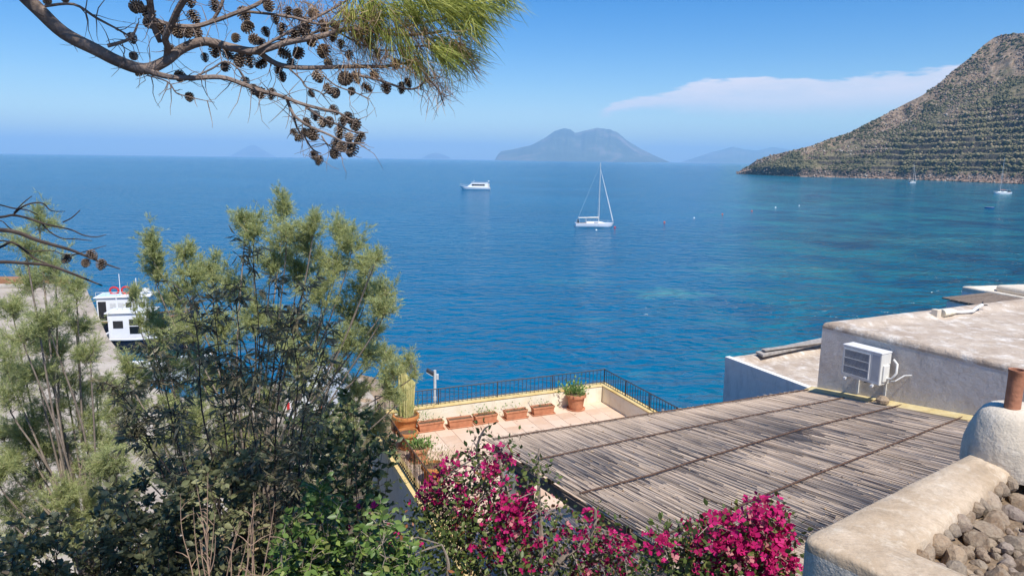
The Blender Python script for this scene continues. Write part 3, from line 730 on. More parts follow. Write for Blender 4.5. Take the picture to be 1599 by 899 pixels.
# ------------------------------------------------------------------ grey house with the roof terrace on the right
HA = Vector((6.42, 14.45, 0)); HW = U(-59.9); HE = U(25.85); HN = Vector((-HW.y, HW.x, 0)) * -1
if HN.dot(HE) > 0: HN = -HN
HTOP = 11.8
def slab(name, o, da, la, db, lb, top, thick, mat, parent, rim=0.12, edge=0.10, n=70, wob=0.02):
    """flat roof with soft rounded edges and a shallow raised rim"""
    V_, F_ = [], []
    ts = lambda L: np.unique(np.concatenate([[0, .01, .025, .05, .08, .12, .2, .3, .4, .5], np.linspace(.5, L - .5, n), [L - .5, L - .4, L - .3, L - .2, L - .12, L - .08, L - .05, L - .025, L - .01, L]]))
    ua, ub = ts(la), ts(lb)
    for x in ua:
        for y in ub:
            d = min(x, la - x, y, lb - y)
            z = -rim * float(smoothstep(0.22, 0.55, np.array(d)))
            if d < edge: z -= edge * (1 - math.sqrt(max(0, 1 - (1 - d / edge) ** 2)))
            p_ = o + da * x + db * y
            z += wob * noise.fractal(Vector((p_.x, p_.y, 0)) * 1.3, 1, 2, 4) * min(1, d / 0.1)
            V_.append((p_.x, p_.y, top + z))
    nb = len(ub)
    F_ = [(i * nb + j, i * nb + j + 1, (i + 1) * nb + j + 1, (i + 1) * nb + j) for i in range(len(ua) - 1) for j in range(nb - 1)]
    b0 = len(V_)
    ring = [(i, 0) for i in range(len(ua))] + [(len(ua) - 1, j) for j in range(1, nb)] + [(i, nb - 1) for i in range(len(ua) - 2, -1, -1)] + [(0, j) for j in range(nb - 2, 0, -1)]
    for i, j in ring:
        q = V_[i * nb + j]; V_.append((q[0], q[1], top - thick))
    for k in range(len(ring)):
        i, j = ring[k]; i2, j2 = ring[(k + 1) % len(ring)]
        F_.append((i * nb + j, b0 + k, b0 + (k + 1) % len(ring), i2 * nb + j2))
    mb = MB(); mb.add(V_, F_)
    return part(mb, name, mat, parent, smooth=True)
def make_grey_house():
    r = empty('grey_house', (HA.x, HA.y, 4.0)); tag(r, 'grey cement house with a worn flat roof and air conditioner on its wall', 'house')
    mb = MB(); mb.obox(HA + Z * 2.0 + HW * 0.002 + HE * 0.002, HW * 8.996, HE * 10.996, Z * (HTOP - 0.13 - 2.0))
    # undulating plaster: subdivide the wall face that is seen
    part(mb, 'wall', M['grey_wall'], r)
    s = slab('roof', HA.copy(), HW, 9.0, HE, 11.0, HTOP, 0.135, M['roof'], r, rim=0.10, edge=0.09)
    mb = MB(); a0 = PPL(1266, 608, PL); a1 = PPL(1372, 626, PL); b0 = PPL(1384, 628, PL); b1 = PPL(1525, 655, PL)
    def strip(p, q, nm):
        d = Vector((q.x - p.x, q.y - p.y, 0)); k = (p - HA); s0 = Vector((k.x, k.y, 0)).dot(HW); s1 = s0 + d.dot(HW)
        z0, z1 = plz(HA + HW * s0) + 0.045, plz(HA + HW * s1) + 0.045
        o = HA + HW * s0 + HN * 0.003; o.z = z0
        ed = HW * (s1 - s0); ed.z = z1 - z0
        mb = MB(); mb.obox(o, ed, HN * 0.26 + Z * -0.035, Z * 0.028); part(mb, nm, M['yellow'], r, bevel=0.006)
    strip(a0, a1, 'flashing_board'); strip(b0, b1, 'flashing_board')
make_grey_house()

def on_wall(px, py, off):                # the pixel's point on the vertical plane 'off' metres in front of the grey wall
    k = ray(px, py); o = HA + HN * off
    t = (o.x * HN.x + o.y * HN.y) / (k.x * HN.x + k.y * HN.y)
    return Vector((k.x * t, k.y * t, EYE + k.z * t))
def make_ac():
    tl, tr, br = on_wall(1318, 536, 0.44), on_wall(1375, 553, 0.44), on_wall(1368, 609, 0.44)
    w = 0.80; c = (tl + tr) / 2; s_c = (c - HA).dot(HW); h = 0.62
    ztop = c.z + 0.0; zb = ztop - h
    o = HA + HW * (s_c - w / 2) + HN * 0.12; o.z = zb
    r = empty('air_conditioner', o, 0); tag(r, 'white air conditioner outdoor unit on brackets beside the grey wall', 'air conditioner')
    def bx(x0, x1, y0, y1, z0, z1): return MB().obox(o + HW * x0 + HN * y0 + Z * z0, HW * (x1 - x0), HN * (y1 - y0), Z * (z1 - z0))
    part(bx(0, w, 0, 0.30, 0, h - 0.025), 'casing', M['offwhite'], r, bevel=0.012)
    part(bx(-0.008, w + 0.008, -0.005, 0.31, h - 0.024, h + 0.006), 'lid', M['white'], r, bevel=0.010)
    dark = part(bx(0.05, 0.56, 0.301, 0.306, 0.07, 0.53), 'fan_shade_panel', plain('grille_shadow', (0.10, 0.10, 0.10), 0.8, 0.2, 0.1), r)  # flat dark sheet, its colour standing for shade inside the fan opening
    g = bx(0.03, 0.58, 0.300, 0.316, 0.53, 0.55); 
    for (x0, x1, z0, z1) in ((0.03, 0.58, 0.05, 0.07), (0.03, 0.05, 0.07, 0.53), (0.56, 0.58, 0.07, 0.53), (0.05, 0.56, 0.215, 0.227), (0.05, 0.56, 0.37, 0.382)):
        q = bx(x0, x1, 0.300, 0.316, z0, z1); g.add(q.v, q.f)
    part(g, 'grille_frame', M['offwhite'], r)
    for k in range(22):
        z_ = 0.075 + k * 0.0208; part(bx(0.05, 0.56, 0.3065, 0.313, z_, z_ + 0.008), 'grille_bar', M['galv'], r)
    part(bx(0.62, w - 0.02, 0.301, 0.305, 0.06, h - 0.06), 'front_panel', plain('panel_grey', (0.50, 0.50, 0.49), 0.5, 0.4, 0.06), r)
    part(bx(w + 0.001, w + 0.03, 0.06, 0.24, 0.06, 0.38), 'valve_cover', M['offwhite'], r, bevel=0.02)
    for x in (0.10, w - 0.14):
        b = bx(x, x + 0.04, -0.118, 0.34, -0.045, -0.004); q = bx(x, x + 0.04, -0.118, -0.09, -0.40, -0.046); b.add(q.v, q.f); part(b, 'bracket', M['galv'], r)
        part(bx(x - 0.005, x + 0.045, 0.342, 0.36, -0.05, -0.01), 'bracket_cap', M['white'], r, bevel=0.004)
    a = o + HW * (w + 0.02) + HN * 0.12 + Z * 0.12
    mb = MB(); mb.tube([a, a + HW * 0.10 + Z * 0.02, a + HW * 0.16 + Z * 0.14 - HN * 0.03, a + HW * 0.13 + Z * 0.30 - HN * 0.08, a + HW * 0.04 + Z * 0.36 - HN * 0.10], 0.022, 8); part(mb, 'pipe', M['offwhite'], r, smooth=True)
    mb = MB(); mb.tube([a + HW * 0.05 - Z * 0.05, a + HW * 0.17 + Z * 0.0, a + HW * 0.24 + Z * 0.10 - HN * 0.16, a + HW * 0.33 + Z * 0.12 - HN * 0.232], 0.013, 6); part(mb, 'cable', M['galv'], r, smooth=True)
    mb = MB(); mb.tube([o + HW * 0.45 + HN * 0.15 - Z * 0.002, o + HW * 0.46 + HN * 0.15 - Z * 0.05], 0.05, 8); part(mb, 'drain', M['black'], r)
    # rubble block under the bracket
    q = o + HW * (w - 0.02) + HN * 0.10; q.z = plz(q) + 0.05
    b = MB().lathe([(0.001, 0), (0.11, 0.01), (0.12, 0.07), (0.06, 0.13), (0.001, 0.14)], 8, q); tag(b.build('stone_block', M['stone']), 'small dark stone under the air conditioner bracket', 'stone')
make_ac()

def make_roof_conduit():
    r0 = P(1463, 496, HTOP - 0.08)
    r = empty('roof_conduit', r0); tag(r, 'concrete block with clay sleeve and bent white hose on the worn roof', 'conduit')
    part(MB().obox(r0 + HE * 0 - Z * 0.02, HE * 0.14, -HW * 0.14, Z * 0.19), 'block', M['rough_white'], r, bevel=0.012)
    a = r0 + HE * 0.2 + HW * -0.02 + Z * 0.08
    mb = MB(); mb.tube([a, a + HE * 0.30 + Z * 0.01, a + HE * 0.44], [0.085, 0.08, 0.05], 10); part(mb, 'sleeve', M['cream'], r, smooth=True)
    b = a + HE * 0.42
    mb = MB(); mb.tube([b, b + HE * 0.25 - Z * 0.03, b + HE * 0.55 + HW * 0.06 - Z * 0.02, b + HE * 0.8 + Z * 0.03, b + HE * 0.98 + Z * 0.08], 0.035, 8); part(mb, 'hose', M['white'], r, smooth=True)
    c = b + HE * 0.98 + Z * 0.08
    mb = MB(); mb.tube([c, c + HE * 0.10 - HW * 0.05 + Z * 0.05], 0.014, 5); mb.tube([c, c + HE * 0.14 + HW * 0.03 - Z * 0.01], 0.014, 5); part(mb, 'wire', M['black'], r)
make_roof_conduit()

def make_white_building():
    z = 9.5; A = P(1133, 558, z); d = U(-65.9); e = U(25.85)
    r = empty('white_house', (A.x, A.y, 2)); tag(r, 'small white house with a worn flat roof just beyond the reed pergola', 'house')
    part(MB().obox(A + d * 0.002 + e * 0.002 - Z * (z - 0.5), d * 5.996, e * 6.996, Z * (z - 0.5 - 0.22)), 'wall', M['white_wall'], r)
    slab('roof', Vector((A.x, A.y, 0)), d, 6.0, e, 7.0, z, 0.225, M['roof'], r, rim=0.12, edge=0.03, n=40)
    part(MB().obox(A - d * 0.01 - e * 0.012 - Z * 0.24, d * 5.9, e * 0.17, Z * 0.27), 'rim', M['white_wall'], r, bevel=0.01)
    p0 = P(1180, 549, z + 0.12)
    w = MB(); w.obox(p0 - Z * 0.06, e * 3.6 + d * -0.25 + Z * 0.10, d * 0.30 + Z * -0.03, Z * 0.075)
    k = empty('weathered_boards', p0); tag(k, 'weathered grey boards lying along the far edge of the white house roof', 'boards')
    part(w, 'plank', M['greywood'], k, bevel=0.012)
    w = MB(); w.obox(p0 + e * 0.15 + d * 0.06 + Z * 0.05, e * 2.9 + d * 0.05 + Z * 0.03, d * 0.16, Z * 0.04); part(w, 'plank', M['greywood'], k, bevel=0.01)
make_white_building()

def make_far_houses():
    z = 9.6; A = P(1478, 469, z - 0.35); e = U(12); d = U(-70)
    A = Vector((A.x, A.y, z - 0.35))
    r = empty('shore_house', (A.x, A.y, 3)); tag(r, 'small white shore house under a low brown board roof at the right', 'house')
    part(MB().obox(Vector((A.x, A.y, 2)), e * 2.3, d * 1.4, Z * (A.z - 2)), 'wall', M['white_wall'], r, bevel=0.03)
    L0 = Vector((A.x, A.y, A.z + 0.05)) - e * 0.15 + d * -0.1
    for k in range(4):
        part(MB().obox(L0 + d * (k * 0.42) + Z * rng.uniform(0, 0.03), e * rng.uniform(2.3, 2.6) + Z * 0.16, d * 0.39, Z * 0.06), 'roof_board', M['wood'], r, bevel=0.01)
    for k in range(2):
        q = A + e * (0.14 + 0.16 * k) + d * 1.401 - Z * 0.12
        mb = MB(); mb.tube([q - d * 0.05, q + d * 0.012], 0.05, 12); part(mb, 'vent_hole', M['black'], r)
    part(MB().obox(A + e * 2.22 + d * 1.42 - Z * 0.3, e * 0.06, d * 0.06, Z * 0.45), 'post', M['wood'], r)
    B = Vector((A.x, A.y, 0)) + e * 2.5 - d * 1.6
    r2 = empty('low_white_house', (B.x, B.y, 3)); tag(r2, 'long white flat-roofed house at the right edge above the shore', 'house')
    part(MB().obox(B + Z * 2 + e * 0.002 + d * 0.002, e * 13.996, d * 6.996, Z * (z - 0.05 - 2 - 0.22)), 'wall', M['white_wall'], r2)
    slab('roof', B, e, 14.0, d, 7.0, z - 0.05, 0.23, M['rough_white'], r2, rim=0.18, edge=0.07, n=30)
    part(MB().obox(B + e * 1.2 + d * 0.5 + Z * (z - 0.26), e * 4.5, d * 2.4, Z * 0.34), 'roof_step', M['rough_white'], r2, bevel=0.2, seg=4)
make_far_houses()

# ------------------------------------------------------------------ parapet of the nearest roof and its chimney
FZ = 13.1
FC = P(1250, 838, FZ); FD1 = (P(1505, 712, FZ) - FC).normalized(); FD2 = (P(1384, 899, FZ) - FC).normalized()
def make_near_roof():
    r = empty('near_roof', (FC.x, FC.y, 11)); tag(r, 'nearest roof with a broad worn coping around bare rubble masonry', 'roof')
    # L-shaped coping, softly rounded, built as one lofted cap
    n1 = Vector((-FD1.y, FD1.x, 0)); n1 = n1 if n1.dot(FD2) > 0 else -n1
    inner = P(1427, 852, FZ); i2 = P(1548, 756, FZ)
    end1 = FC + FD1 * 3.4; end2 = FC + FD2 * 2.2
    idir1 = (i2 - inner).normalized(); idir2 = (P(1535, 897, FZ) - inner).normalized()
    # grid over the L: parameter along the outer path
    sec = []
    m1, m2 = 60, 40
    outer = [FC + FD2 * (2.2 * (1 - k / m2)) for k in range(m2)] + [FC] + [FC + FD1 * (3.4 * (k + 1) / m1) for k in range(m1)]
    inn = [inner + idir2 * (2.2 * (1 - k / m2)) for k in range(m2)] + [inner] + [inner + idir1 * (3.0 * (k + 1) / m1) for k in range(m1)]
    # round the outer corner
    for _ in range(2):
        outer = [outer[0]] + [(outer[k - 1] + outer[k] * 2 + outer[k + 1]) / 4 for k in range(1, len(outer) - 1)] + [outer[-1]]
    prof = [(-0.012, -2.2), (-0.012, -1.2), (-0.012, -0.5), (-0.012, -0.16), (-0.010, -0.06), (-0.004, -0.024), (0.012, -0.008), (0.05, 0.0), (0.3, 0.006), (0.5, 0.004), (0.7, 0.0), (0.88, -0.012), (0.96, -0.028), (0.995, -0.06), (1.0, -0.12), (1.0, -0.5)]
    rings = []
    for a, b in zip(outer, inn):
        ring = []
        for t_, dz in prof:
            p_ = a + (b - a) * t_; p_ = Vector((p_.x, p_.y, FZ + dz))
            g = noise.fractal(p_ * 6.0, 1, 2, 4)
            p_ = p_ + Vector((g, noise.noise(p_ * 7 + Vector((3, 3, 3))), 0)) * 0.006 + Z * (0.006 * g if dz > -0.1 else 0)
            if t_ > 0.9: p_ = p_ + (b - a).normalized() * 0.02 * noise.noise(p_ * 14)
            ring.append(p_)
        rings.append(ring)
    mb = MB(); mb.loft(rings, cap=False, closed=False)
    faces_m = []
    k = len(prof) - 1
    for i, f_ in enumerate(mb.f): mb.m[i] = 1 if (i % k) < 4 else 0
    o = part(mb, 'coping', [M['coping'], M['rough_white']], r, smooth=True)
    # mortar bed under the stones
    base = [inner + idir2 * 2.2, inner, inner + idir1 * 3.0, inner + idir1 * 3.0 + idir2 * 2.2]
    G, N_ = [], 40
    for i in range(N_):
        for j in range(N_):
            p_ = inner + idir1 * (3.0 * i / (N_ - 1)) + idir2 * (2.2 * j / (N_ - 1))
            G.append(Vector((p_.x, p_.y, FZ - 0.135 + 0.04 * noise.fractal(p_ * 5, 1, 2, 5) - 0.05 * min(1, (i + j) / 14))))
    mb = MB(); mb.add(G, [(i * N_ + j, i * N_ + j + 1, (i + 1) * N_ + j + 1, (i + 1) * N_ + j) for i in range(N_ - 1) for j in range(N_ - 1)])
    bed = part(mb, 'mortar_bed', plaster('rubble_mortar', (0.22, 0.155, 0.10), (0.32, 0.235, 0.155), (0.12, 0.085, 0.06), 9, 0.05, 0.8), r, smooth=True)
    # stones: a few shared shapes
    meshes = []
    for v in range(9):
        bm = bmesh.new(); bmesh.ops.create_icosphere(bm, subdivisions=2, radius=1.0)
        off = Vector((v * 13.1, v * 7.7, 3))
        cuts = [Vector((rng.gauss(0, 1), rng.gauss(0, 1), rng.gauss(0, 0.8))).normalized() for _ in range(9 if v > 1 else 3)]
        for q in bm.verts:
            c_ = q.co.copy()
            for cn in cuts:
                dd = c_.dot(cn) - 0.68
                if dd > 0: c_ -= cn * dd * 0.9
            c_ *= 1 + 0.16 * noise.noise(c_ * 1.6 + off)
            q.co = c_
        me = bpy.data.meshes.new('stone'); bm.to_mesh(me); bm.free()
        me.materials.append(M['stone'])
        if v <= 1: me.polygons.foreach_set('use_smooth', [True] * len(me.polygons))
        meshes.append(me)
    L = root_loc(r)
    def stone(p_, sx, sy, sz, v, rz):
        o = obj('stone', meshes[v], r); o.location = p_ - L; o.scale = (sx, sy, sz); o.rotation_euler = (rng.uniform(-.4, .4), rng.uniform(-.4, .4), rz)
    # rounded cobbles set under the coping's inner edge
    ca = 0.02
    while ca < 1.45:
        s = rng.choice((0.045, 0.055, 0.062, 0.07, 0.078)); ca += s * 0.92
        p_ = inner + idir1 * ca + (inner - FC).normalized() * rng.uniform(-0.012, 0.012)
        p_.z = FZ - 0.055 - s * 0.75 + rng.uniform(-0.012, 0.008)
        stone(p_, s * rng.uniform(0.85, 1.05), s * rng.uniform(0.9, 1.2), s * rng.uniform(0.8, 1.1), rng.choice((0, 1, 3, 4, 5, 6, 7)), rng.uniform(0, 6)); ca += s * 0.92
    placed = []
    tries = 0
    while len(placed) < 270 and tries < 14000:
        tries += 1
        a, b = rng.uniform(0.05, 1.9), rng.uniform(0.07, 1.15)
        if a + b < 0.10: continue
        s = rng.choice((0.03, 0.045, 0.06, 0.075, 0.09)) if len(placed) > 45 else rng.uniform(0.07, 0.105)
        if any((a - q[0]) ** 2 + (b - q[1]) ** 2 < (0.66 * (s + q[2])) ** 2 for q in placed): continue
        placed.append((a, b, s))
        p_ = inner + idir1 * a + idir2 * b
        p_.z = FZ - 0.142 - 0.05 * min(1, (a * 13 + b * 18) / 14) + rng.uniform(-0.005, 0.02)
        stone(p_, s * rng.uniform(0.9, 1.35), s * rng.uniform(0.8, 1.1), s * rng.uniform(0.6, 1.0), rng.randrange(2, 9), rng.uniform(0, 6))
make_near_roof()

def make_chimney():
    cx = P(1606, 724, FZ); c = Vector((cx.x, cx.y, FZ + 0.03)) + Vector((0.03, 0.16, 0))
    r = empty('chimney', c); tag(r, 'whitewashed dome chimney with a terracotta pipe on the nearest roof', 'chimney')
    prof = [(0.315, -0.12), (0.315, -0.02), (0.308, 0.04), (0.292, 0.10), (0.268, 0.17), (0.243, 0.225), (0.222, 0.258), (0.19, 0.283), (0.14, 0.298), (0.08, 0.304), (0.02, 0.306)]
    n = 40; rings = []
    for rr_, z_ in prof:
        ring = []
        for k in range(n):
            a = k * 2 * math.pi / n; q = Vector((math.cos(a), math.sin(a), 0)) * rr_
            g = 1 + 0.025 * noise.fractal(Vector((q.x * 3, q.y * 3, z_ * 3)), 1, 2, 3)
            ring.append(c + q * g + Z * z_)
        rings.append(ring)
    mb = MB(); mb.loft(rings); part(mb, 'dome', M['rough_white'], r, smooth=True)
    q = c + Vector((-0.085, -0.02, 0.297))
    top = 0.265
    mb = MB(); mb.lathe([(0.050, -0.05), (0.048, 0.02), (0.047, 0.12), (0.047, 0.2), (0.048, top - 0.02), (0.051, top - 0.014), (0.051, top), (0.040, top), (0.040, top - 0.2), (0.002, top - 0.2)], 28, q)
    part(mb, 'pipe', M['pipe'], r, smooth=True)
make_chimney()

# ================================================================== BOATS AND BUOYS
M['hullwhite'] = plain('gelcoat_white', (0.78, 0.79, 0.80), 0.25, 0.5, 0.04, 1.0)
M['hulldark'] = plain('dark_blue_hull_paint', (0.018, 0.024, 0.045), 0.4, 0.5, 0.2, 1.0)
M['red'] = plain('red_plastic', (0.55, 0.03, 0.03), 0.5, 0.4, 0.12)
M['orange'] = plain('orange_plastic', (0.62, 0.11, 0.03), 0.5, 0.4, 0.12)
M['blue'] = plain('blue_paint', (0.02, 0.09, 0.30), 0.4, 0.5, 0.15)
M['teak'] = plain('varnished_wood', (0.30, 0.16, 0.08), 0.5, 0.4, 0.25)
M['canvas'] = plain('sail_canvas', (0.66, 0.63, 0.56), 0.9, 0.1, 0.1)
M['sand_canvas'] = plain('rust_sail_cover', (0.42, 0.17, 0.12), 0.9, 0.1, 0.15)
M['foam'] = plain('pale_blue_canvas', (0.45, 0.60, 0.70), 0.9, 0.1, 0.1)

def hull(L, B, D, draft, bow_rake=0.12, transom=0.8, n=22, sheer=0.35, flare=1.0):
    """closed hull: rings of stations from stern (x=-L/2) to bow (x=L/2); returns (MB, deck height function)"""
    rings = []
    for i in range(n + 1):
        t = i / n
        x = -L / 2 + L * t
        bw = B / 2 * min(1, transom + (1 - transom) * math.sin(min(1, t / 0.45) * math.pi / 2)) * (max(0.0, 1 - max(0, (t - 0.45) / 0.55) ** 2.2) ** 0.75 + 0.012)
        dk = D + sheer * (max(0, t - 0.3) / 0.7) ** 2
        kd = -draft * (1 - max(0, (t - 0.75) / 0.25) ** 2 * 0.95)
        xo = lambda z: x - bow_rake * L * max(0, t - 0.75) / 0.25 * (1 - (z - kd) / (dk - kd)) * 0.6
        ring = []
        pts = [(0, kd), (0.55, kd * 0.75), (0.86, kd * 0.15), (0.95, dk * 0.45), (1.0 * flare, dk)]
        for y, z in pts: ring.append(Vector((xo(z), -bw * y, z)))
        for y, z in reversed(pts[1:]): ring.append(Vector((xo(z), bw * y, z)))
        rings.append(ring)
    return MB().loft(rings)
def deck_h(D, sheer, t): return D + sheer * (max(0, t - 0.3) / 0.7) ** 2

def sailboat(name, loc, L, mast, yaw, label, detail=True, jib=True, cover='canvas', lean=0.0, group=None):
    r = empty(name, loc, yaw); tag(r, label, 'sailboat', group)
    if lean: r.rotation_euler = (lean, 0, yaw)
    B = L * 0.30; D = L * 0.105
    hull(L, B, D, 0.35, 0.10, 0.82, sheer=0.12).build('hull', M['hullwhite'], r, smooth=True)
    mb = MB(); rings = []
    for t in np.linspace(0.28, 0.74, 12):          # coachroof
        w = B * 0.30 * (1 - ((t - 0.28) / 0.5) ** 2 * 0.55); h = 0.30 * math.sin(min(1, (0.76 - t) / 0.16) * math.pi / 2) + 0.02
        x = -L / 2 + L * t; dk = deck_h(D, 0.12, t) - 0.02
        rings.append([Vector((x, -w, dk)), Vector((x, -w * 0.85, dk + h)), Vector((x, w * 0.85, dk + h)), Vector((x, w, dk))])
    mb.loft(rings); cab = mb.build('cabin', M['white'], r, smooth=True)
    if detail:
        for s in (-1, 1):
            mb = MB(); mb.box((L * 0.03, s * B * 0.285, D + 0.18), (L * 0.13, 0.03, 0.10)); mb.build('cabin_window', M['glass'], cab)
            mb = MB(); mb.box((L * 0.05, s * B * 0.466, D * 0.62), (0.45, 0.05, 0.11)); mb.build('porthole', M['glass'], r)
        mb = MB(); mb.box((-L * 0.34, 0, D + 0.012), (L * 0.28, B * 0.5, 0.02)); mb.build('cockpit', M['teak'], r)
        mb = MB(); mb.obox((-L * 0.42, -B * 0.34, D + 1.15), (L * 0.20, 0, 0.05), (0, B * 0.68, 0), (0, 0, 0.05)); bm_ = mb.build('bimini', M['canvas'], r, bevel=0.02)
        mb = MB()
        for x in (-L * 0.41, -L * 0.23):
            for s in (-1, 1): mb.tube([(x, s * B * 0.38, D), (x, s * B * 0.33, D + 1.16)], 0.02, 5)
        mb.build('bimini_frame', M['galv'], bm_)
        mb = MB(); mb.obox((-L * 0.44, -B * 0.3, D + 0.1), (0.16, 0, 0), (0, B * 0.6, 0), (0, 0, 0.62)); mb.build('stern_locker', M['black'], r)
        mb = MB()
        for s in (-1, 1):
            pr = [( -L * 0.46, s * B * 0.42, D + 0.6)] + [(-L / 2 + L * t, s * B * 0.5 * 0.97 * (max(0, 1 - max(0, (t - 0.45) / 0.55) ** 2.2) ** 0.75), deck_h(D, .12, t) + 0.55) for t in (0.3, 0.5, 0.7, 0.85, 0.95)] + [(L * 0.49, 0, D + 0.75)]
            mb.tube(pr, 0.012, 4)
            for q in pr: mb.tube([(q[0], q[1], D + 0.02), q], 0.012, 4)
        mb.build('guard_rail', M['galv'], r)
    mx = L * 0.10
    mb = MB(); mb.tube([(mx, 0, D), (mx, 0, mast)], [0.09, 0.06], 8); ms = mb.build('mast', M['galv'], r)
    if detail:
        for k, z in enumerate((0.42, 0.70)):
            mb = MB(); mb.tube([(mx - 0.1, -B * 0.28 * (1 - k * .2), mast * z), (mx, 0, mast * z + 0.05), (mx - 0.1, B * 0.28 * (1 - k * .2), mast * z)], 0.03, 5); mb.build('spreader', M['galv'], ms)
    mb = MB(); mb.tube([(mx - 0.1, 0, D + 1.05), (mx - L * 0.40, 0, D + 1.1)], 0.06, 6); bo = mb.build('boom', M['galv'], r)
    mb = MB(); mb.tube([(mx - 0.12, 0, D + 1.25), (mx - L * 0.2, 0, D + 1.22), (mx - L * 0.385, 0, D + 1.18)], [0.17, 0.15, 0.08], 8); mb.build('furled_sail', M[cover], bo, smooth=True)
    if jib:
        a, b = Vector((L * 0.47, 0, D + 0.25)), Vector((mx + 0.05, 0, mast * 0.90))
        mb = MB(); mb.tube([a, a + (b - a) * 0.06, a + (b - a) * 0.35, a + (b - a) * 0.75, b], [0.03, 0.13, 0.12, 0.07, 0.03], 8); mb.build('furled_jib', M['white'], r, smooth=True)
    mb = MB()
    for y in (-B * 0.46, B * 0.46):
        mb.tube([(mx - 0.15, y, D), (mx - 0.1, y * 0.6, mast * 0.42), (mx, 0, mast * 0.93)], 0.014, 4)
    mb.tube([(-L * 0.48, 0, D), (mx, 0, mast * 0.99)], 0.014, 4)
    mb.build('shroud', M['galv'], r)
    return r

A = P(928.5, 354.5, 0)
sailboat('sailboat', A, 9.0, 14.6, math.radians(3), 'white sailboat at anchor in mid bay with bimini and furled sails')
sailboat('sailboat', P(1425, 286, 0), 7.8, 16.2, math.radians(20), 'small far white sailboat with tilted mast close under the headland shore', True, True, 'canvas', math.radians(-4))
sailboat('sailboat', P(1564, 303, 0), 10.0, 19.5, math.radians(184), 'white sailboat with rust-red sail cover at the right edge of the bay', True, False, 'sand_canvas')

def motor_yacht():
    L = 15.3; r = empty('motor_boat', P(741.5, 296.5, 0), math.radians(178)); tag(r, 'white cabin motor boat with a dark window band crossing the bay', 'motor boat')
    hull(L, 4.2, 1.25, 0.5, 0.16, 0.9, sheer=0.75, flare=1.05).build('hull', M['hullwhite'], r, smooth=True)
    rings = []
    for x, h, w in ((-6.6, 1.9, 1.75), (-6.3, 2.3, 1.75), (0.0, 2.35, 1.75), (1.5, 2.2, 1.65), (3.2, 0.9, 1.3), (4.0, 0.25, 0.9)):
        rings.append([Vector((x, -w, 1.15)), Vector((x, -w * 0.86, 1.15 + h)), Vector((x, w * 0.86, 1.15 + h)), Vector((x, w, 1.15))])
    c = MB().loft(rings).build('cabin', M['hullwhite'], r, bevel=0.05)
    for k in range(5):
        for s in (-1, 1):
            MB().box((-4.4 + k * 1.28, s * 1.66, 2.45), (1.18, 0.10, 0.75)).build('window', M['glass'], c)
    mb = MB(); mb.obox((1.62, -1.1, 3.2), (1.45, 0, -1.15), (0, 2.2, 0), (0.03, 0, 0.05)); mb.build('windscreen', M['glass'], c)
    MB().box((-2.4, 0, 3.62), (8.6, 3.3, 0.12)).build('roof', M['white'], r, bevel=0.05)
    mb = MB(); mb.box((-6.9, 0, 2.1), (0.5, 3.4, 1.9)); mb.build('stern_shade', M['canvas'], r)
    mb = MB(); mb.tube([(0.6, 0, 3.6), (0.4, 0, 5.0)], 0.05, 5); mb.tube([(0.2, -0.5, 4.5), (0.2, 0.5, 4.5)], 0.09, 6); mb.build('radar_mast', M['white'], r)
    mb = MB(); mb.tube([(-5.8, 0.9, 3.6), (-6.3, 0.9, 5.2)], 0.03, 4); mb.build('antenna', M['white'], r)
    mb = MB(); mb.tube([(-6.6, 0.3, 3.6), (-6.6, 0.3, 4.6)], 0.03, 4); mb.obox((-6.6, 0.28, 4.2), (-0.6, 0, 0), (0, 0.03, 0), (0, 0, 0.4)); mb.build('flag', M['white'], r)
    mb = MB()
    for s in (-1, 1):
        pr = [(x, s * y, z) for x, y, z in ((3.6, 1.55, 2.4), (5.4, 1.2, 2.6), (6.8, 0.55, 2.8), (7.5, 0.05, 2.9))]
        mb.tube(pr, 0.025, 4)
        for q in pr: mb.tube([(q[0], q[1], q[2] - 0.75), q], 0.02, 4)
    mb.build('bow_rail', M['galv'], r)
motor_yacht()

def dinghy():
    r = empty('rowing_boat', P(1544, 325.5, 0), math.radians(172)); tag(r, 'small blue and white open boat moored alone near the headland', 'rowing boat')
    hull(3.2, 1.4, 0.42, 0.12, 0.12, 0.8, sheer=0.2).build('hull', M['blue'], r, smooth=True)
    hull(3.24, 1.44, 0.10, -0.02, 0.02, 0.8, sheer=0.2).build('gunwale', M['white'], r).location = (0, 0, 0.37)
    MB().box((-0.4, 0, 0.48), (0.25, 1.1, 0.05)).build('seat', M['teak'], r); MB().box((0.5, 0, 0.52), (0.25, 1.0, 0.05)).build('seat', M['teak'], r)
dinghy()

def buoy(px, py, rad, mat, label):
    r = empty('mooring_buoy', P(px, py, 0)); tag(r, label, 'buoy', 'mooring buoys in the bay')
    mb = MB(); mb.lathe([(0.02, -rad * 0.5), (rad * 0.8, -rad * 0.3), (rad, rad * 0.15), (rad * 0.85, rad * 0.7), (rad * 0.45, rad * 1.0), (rad * 0.12, rad * 1.12)], 14); mb.build('float', mat, r, smooth=True)
    mb = MB(); mb.tube([(rad * 0.16 * math.cos(a), 0, rad * 1.25 + rad * 0.16 * math.sin(a)) for a in np.linspace(0, 6.283, 9)], rad * 0.05, 4); mb.build('ring', M['galv'], r)
buoy(1037.5, 347.5, 0.26, M['orange'], 'orange buoy nearest of the row right of the sailboat')
buoy(1084, 340.5, 0.19, M['white'], 'white buoy between the two nearest orange buoys of the row')
buoy(1128, 335, 0.26, M['orange'], 'orange buoy in the middle of the row of mooring buoys')
buoy(1174, 330, 0.26, M['orange'], 'orange buoy farthest from the sailboat in the row')
buoy(1211, 324.5, 0.26, M['white'], 'white buoy right of the farthest orange buoy in the row')
